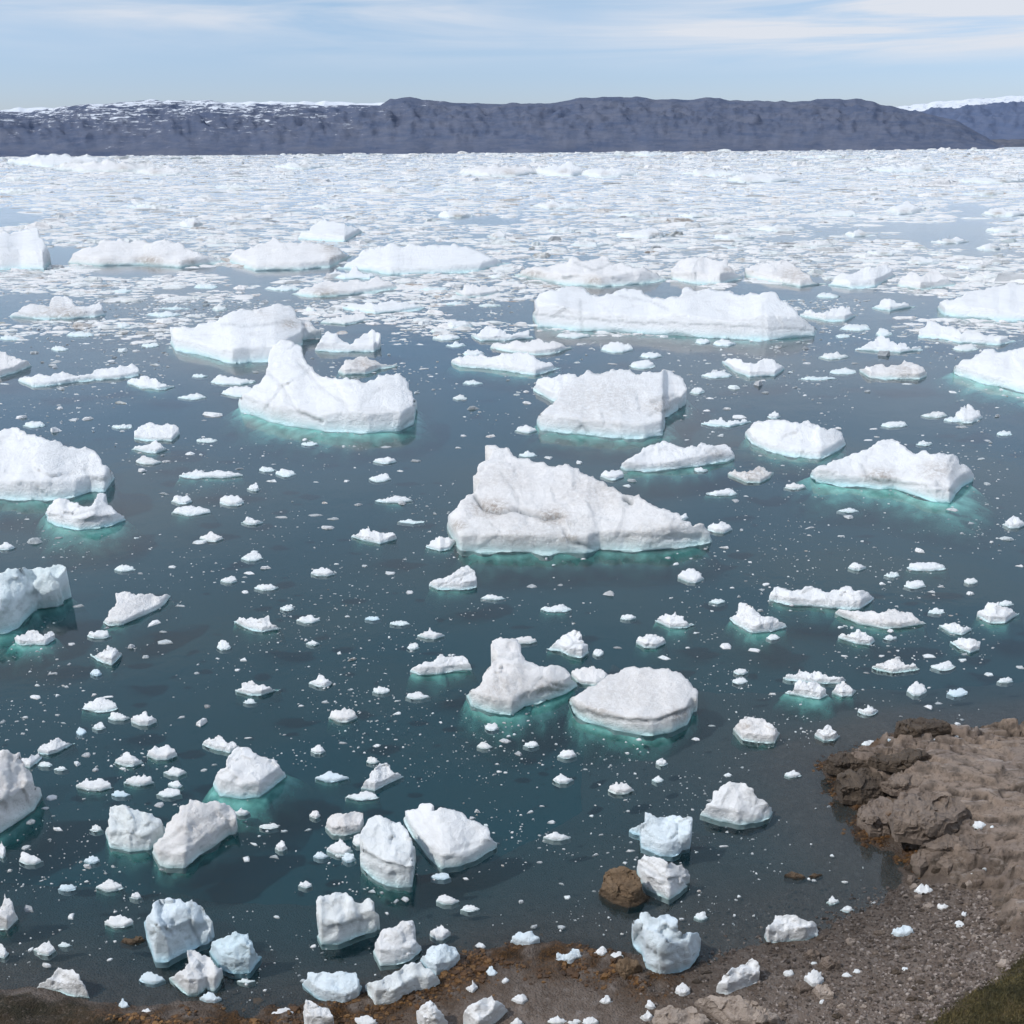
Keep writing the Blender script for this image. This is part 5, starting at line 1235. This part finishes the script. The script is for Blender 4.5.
n = 26000
px = r.uniform(860, 1080, n); py = r.uniform(940, 1090, n)
G = on_level(px, py, 0 * px + 1.5); X, Y = G[:, 0], G[:, 1]
keep = (sdist(GRASS, X, Y) + .5 * vnoise(np.stack([X, Y, 0 * X], -1), 7) > 0.1)
X, Y = X[keep], Y[keep]; Z = lookup(X, Y); n = len(X)
a = r.uniform(0, 6.28, n); hgt = r.uniform(.06, .2, n); wd2 = r.uniform(.02, .045, n); lean = r.normal(0, .07, (n, 2))
V = np.stack([np.stack([X - np.cos(a) * wd2, Y - np.sin(a) * wd2, Z - .02], -1), np.stack([X + np.cos(a) * wd2, Y + np.sin(a) * wd2, Z - .02], -1),
              np.stack([X + lean[:, 0], Y + lean[:, 1], Z + hgt], -1)], 1).reshape(-1, 3)
o = mesh_obj('grass', V, np.arange(3 * n).reshape(-1, 3), shaded_material('tundra_grass', (.032, .030, .012), (.085, .072, .026), (.17, .135, .055)), origin=np.zeros(3), smooth=False,
             attrs={'shade': ('FLOAT', np.repeat(np.clip(r.random(n) * .6 + .5 * fbm(np.stack([X / 1.3, Y / 1.3, 0 * X], -1), 5, 3) + .2, 0, 1), 3))})
tag(o, 'short olive tundra grass on the bank at the lower right', 'grass', kind='stuff')

# ------------------------------------------------------------------ light and sky
SUN_EL = math.radians(50); SUN_AZ = math.radians(-108)     # azimuth from +Y towards +X
w = bpy.data.worlds.new('World'); scene.world = w; w.use_nodes = True
nt = w.node_tree
for n_ in list(nt.nodes): nt.nodes.remove(n_)
b = NB(nt)
sky = b.n('ShaderNodeTexSky', sky_type='NISHITA'); sky.sun_disc = False
sky.sun_elevation = SUN_EL; sky.sun_rotation = SUN_AZ; sky.air_density = 1.0; sky.dust_density = 0.6; sky.ozone_density = 1.2
D = b.n('ShaderNodeTexCoord').outputs['Generated']
xyz = b.n('ShaderNodeSeparateXYZ', {0: D})
azm = b.math('ARCTAN2', xyz.outputs[0], xyz.outputs[1])
el = b.math('ARCSINE', xyz.outputs[2])
cv = b.n('ShaderNodeCombineXYZ', {0: b.math('MULTIPLY', azm, 2.2), 1: b.math('MULTIPLY', el, 26.0), 2: 0.0}).outputs[0]
cn = b.noise(cv, 1.1, 7, 0.55, 0.6)
cv2 = b.n('ShaderNodeCombineXYZ', {0: b.math('MULTIPLY', azm, 3.0), 1: b.math('MULTIPLY', el, 9.0), 2: 3.7}).outputs[0]
cn2 = b.noise(cv2, 1.0, 4, 0.5, 0.2)
band = b.math('MULTIPLY', b.mapr(el, 0.065, 0.11), 1.0, clamp=True)
cm = b.math('MULTIPLY', b.math('MULTIPLY', b.mapr(cn, 0.40, 0.62), b.mapr(cn2, 0.3, 0.5)), band, clamp=True)
# pale veil on the right, low over the mountains
veil = b.math('MULTIPLY', b.math('MULTIPLY', b.mapr(azm, 0.05, 0.34), b.mapr(el, 0.06, 0.085)), b.math('MULTIPLY', b.mapr(el, 0.145, 0.11), b.mapr(cn, 0.35, 0.6)), clamp=True)
cm = b.math('ADD', b.math('MULTIPLY', cm, 0.8), b.math('MULTIPLY', veil, 1.6), clamp=True)
hz = b.mapr(el, 0.0, 0.30)
tintc = b.ramp(b.mapr(el, 0.0, 0.5), [(0.0, (0.62, 0.69, 1.02)), (0.12, (0.66, 0.73, 0.98)), (0.30, (0.84, 0.86, 0.92)), (1.0, (0.92, 0.95, 1.0))])
skyc = b.mix(1.0, sky.outputs[0], tintc, 'MULTIPLY')
hv = b.n('ShaderNodeVectorMath', {0: D, 1: b.n('ShaderNodeCombineXYZ', {0: b.math('ADD', xyz.outputs[2], .15), 1: b.math('ADD', xyz.outputs[2], .15), 2: 1.0}).outputs[0]}, operation='DIVIDE').outputs[0]
added_veil = b.math('MULTIPLY', b.mapr(el, 0.14, 0.30), b.mapr(b.noise(hv, 0.9, 5, .55, .4), 0.25, 0.65, 0.35, 0.85), clamp=True)  # unseen cloud veil, added to brighten water reflections and fill on the ice
skyc = b.mix(added_veil, skyc, (4.2, 5.2, 6.6))
SKYK = b.mix(cm, skyc, (4.95, 5.25, 5.8))
bg = b.n('ShaderNodeBackground', {'Color': SKYK, 'Strength': 0.147})
ow = b.n('ShaderNodeOutputWorld'); nt.links.new(bg.outputs[0], ow.inputs[0])

sun = bpy.data.lights.new('sun', 'SUN'); sun.energy = 2.75; sun.angle = math.radians(2.0); sun.color = (1.0, 0.965, 0.92)
so = bpy.data.objects.new('sun', sun); C.objects.link(so)
dv = Vector((math.sin(SUN_AZ) * math.cos(SUN_EL), math.cos(SUN_AZ) * math.cos(SUN_EL), math.sin(SUN_EL)))
so.rotation_euler = dv.to_track_quat('Z', 'Y').to_euler(); so.location = (0, 0, 120)

# ------------------------------------------------------------------ camera object
cam = bpy.data.cameras.new('camera'); co = bpy.data.objects.new('camera', cam); C.objects.link(co)
from mathutils import Matrix
M = Matrix([[*CR[i], CAM[i]] for i in range(3)] + [[0, 0, 0, 1]])
co.matrix_world = M
cam.sensor_width = 36; cam.lens = FPX / 1024 * 36; cam.clip_start = 0.5; cam.clip_end = 120000
scene.camera = co
scene.view_settings.view_transform = 'Standard'; scene.view_settings.look = 'None'; scene.view_settings.exposure = 0
scene.cycles.max_bounces = 4; scene.cycles.transparent_max_bounces = 20; scene.cycles.glossy_bounces = 2; scene.cycles.diffuse_bounces = 2
scene.cycles.use_adaptive_sampling = True; scene.cycles.adaptive_threshold = 0.035; scene.cycles.adaptive_min_samples = 24
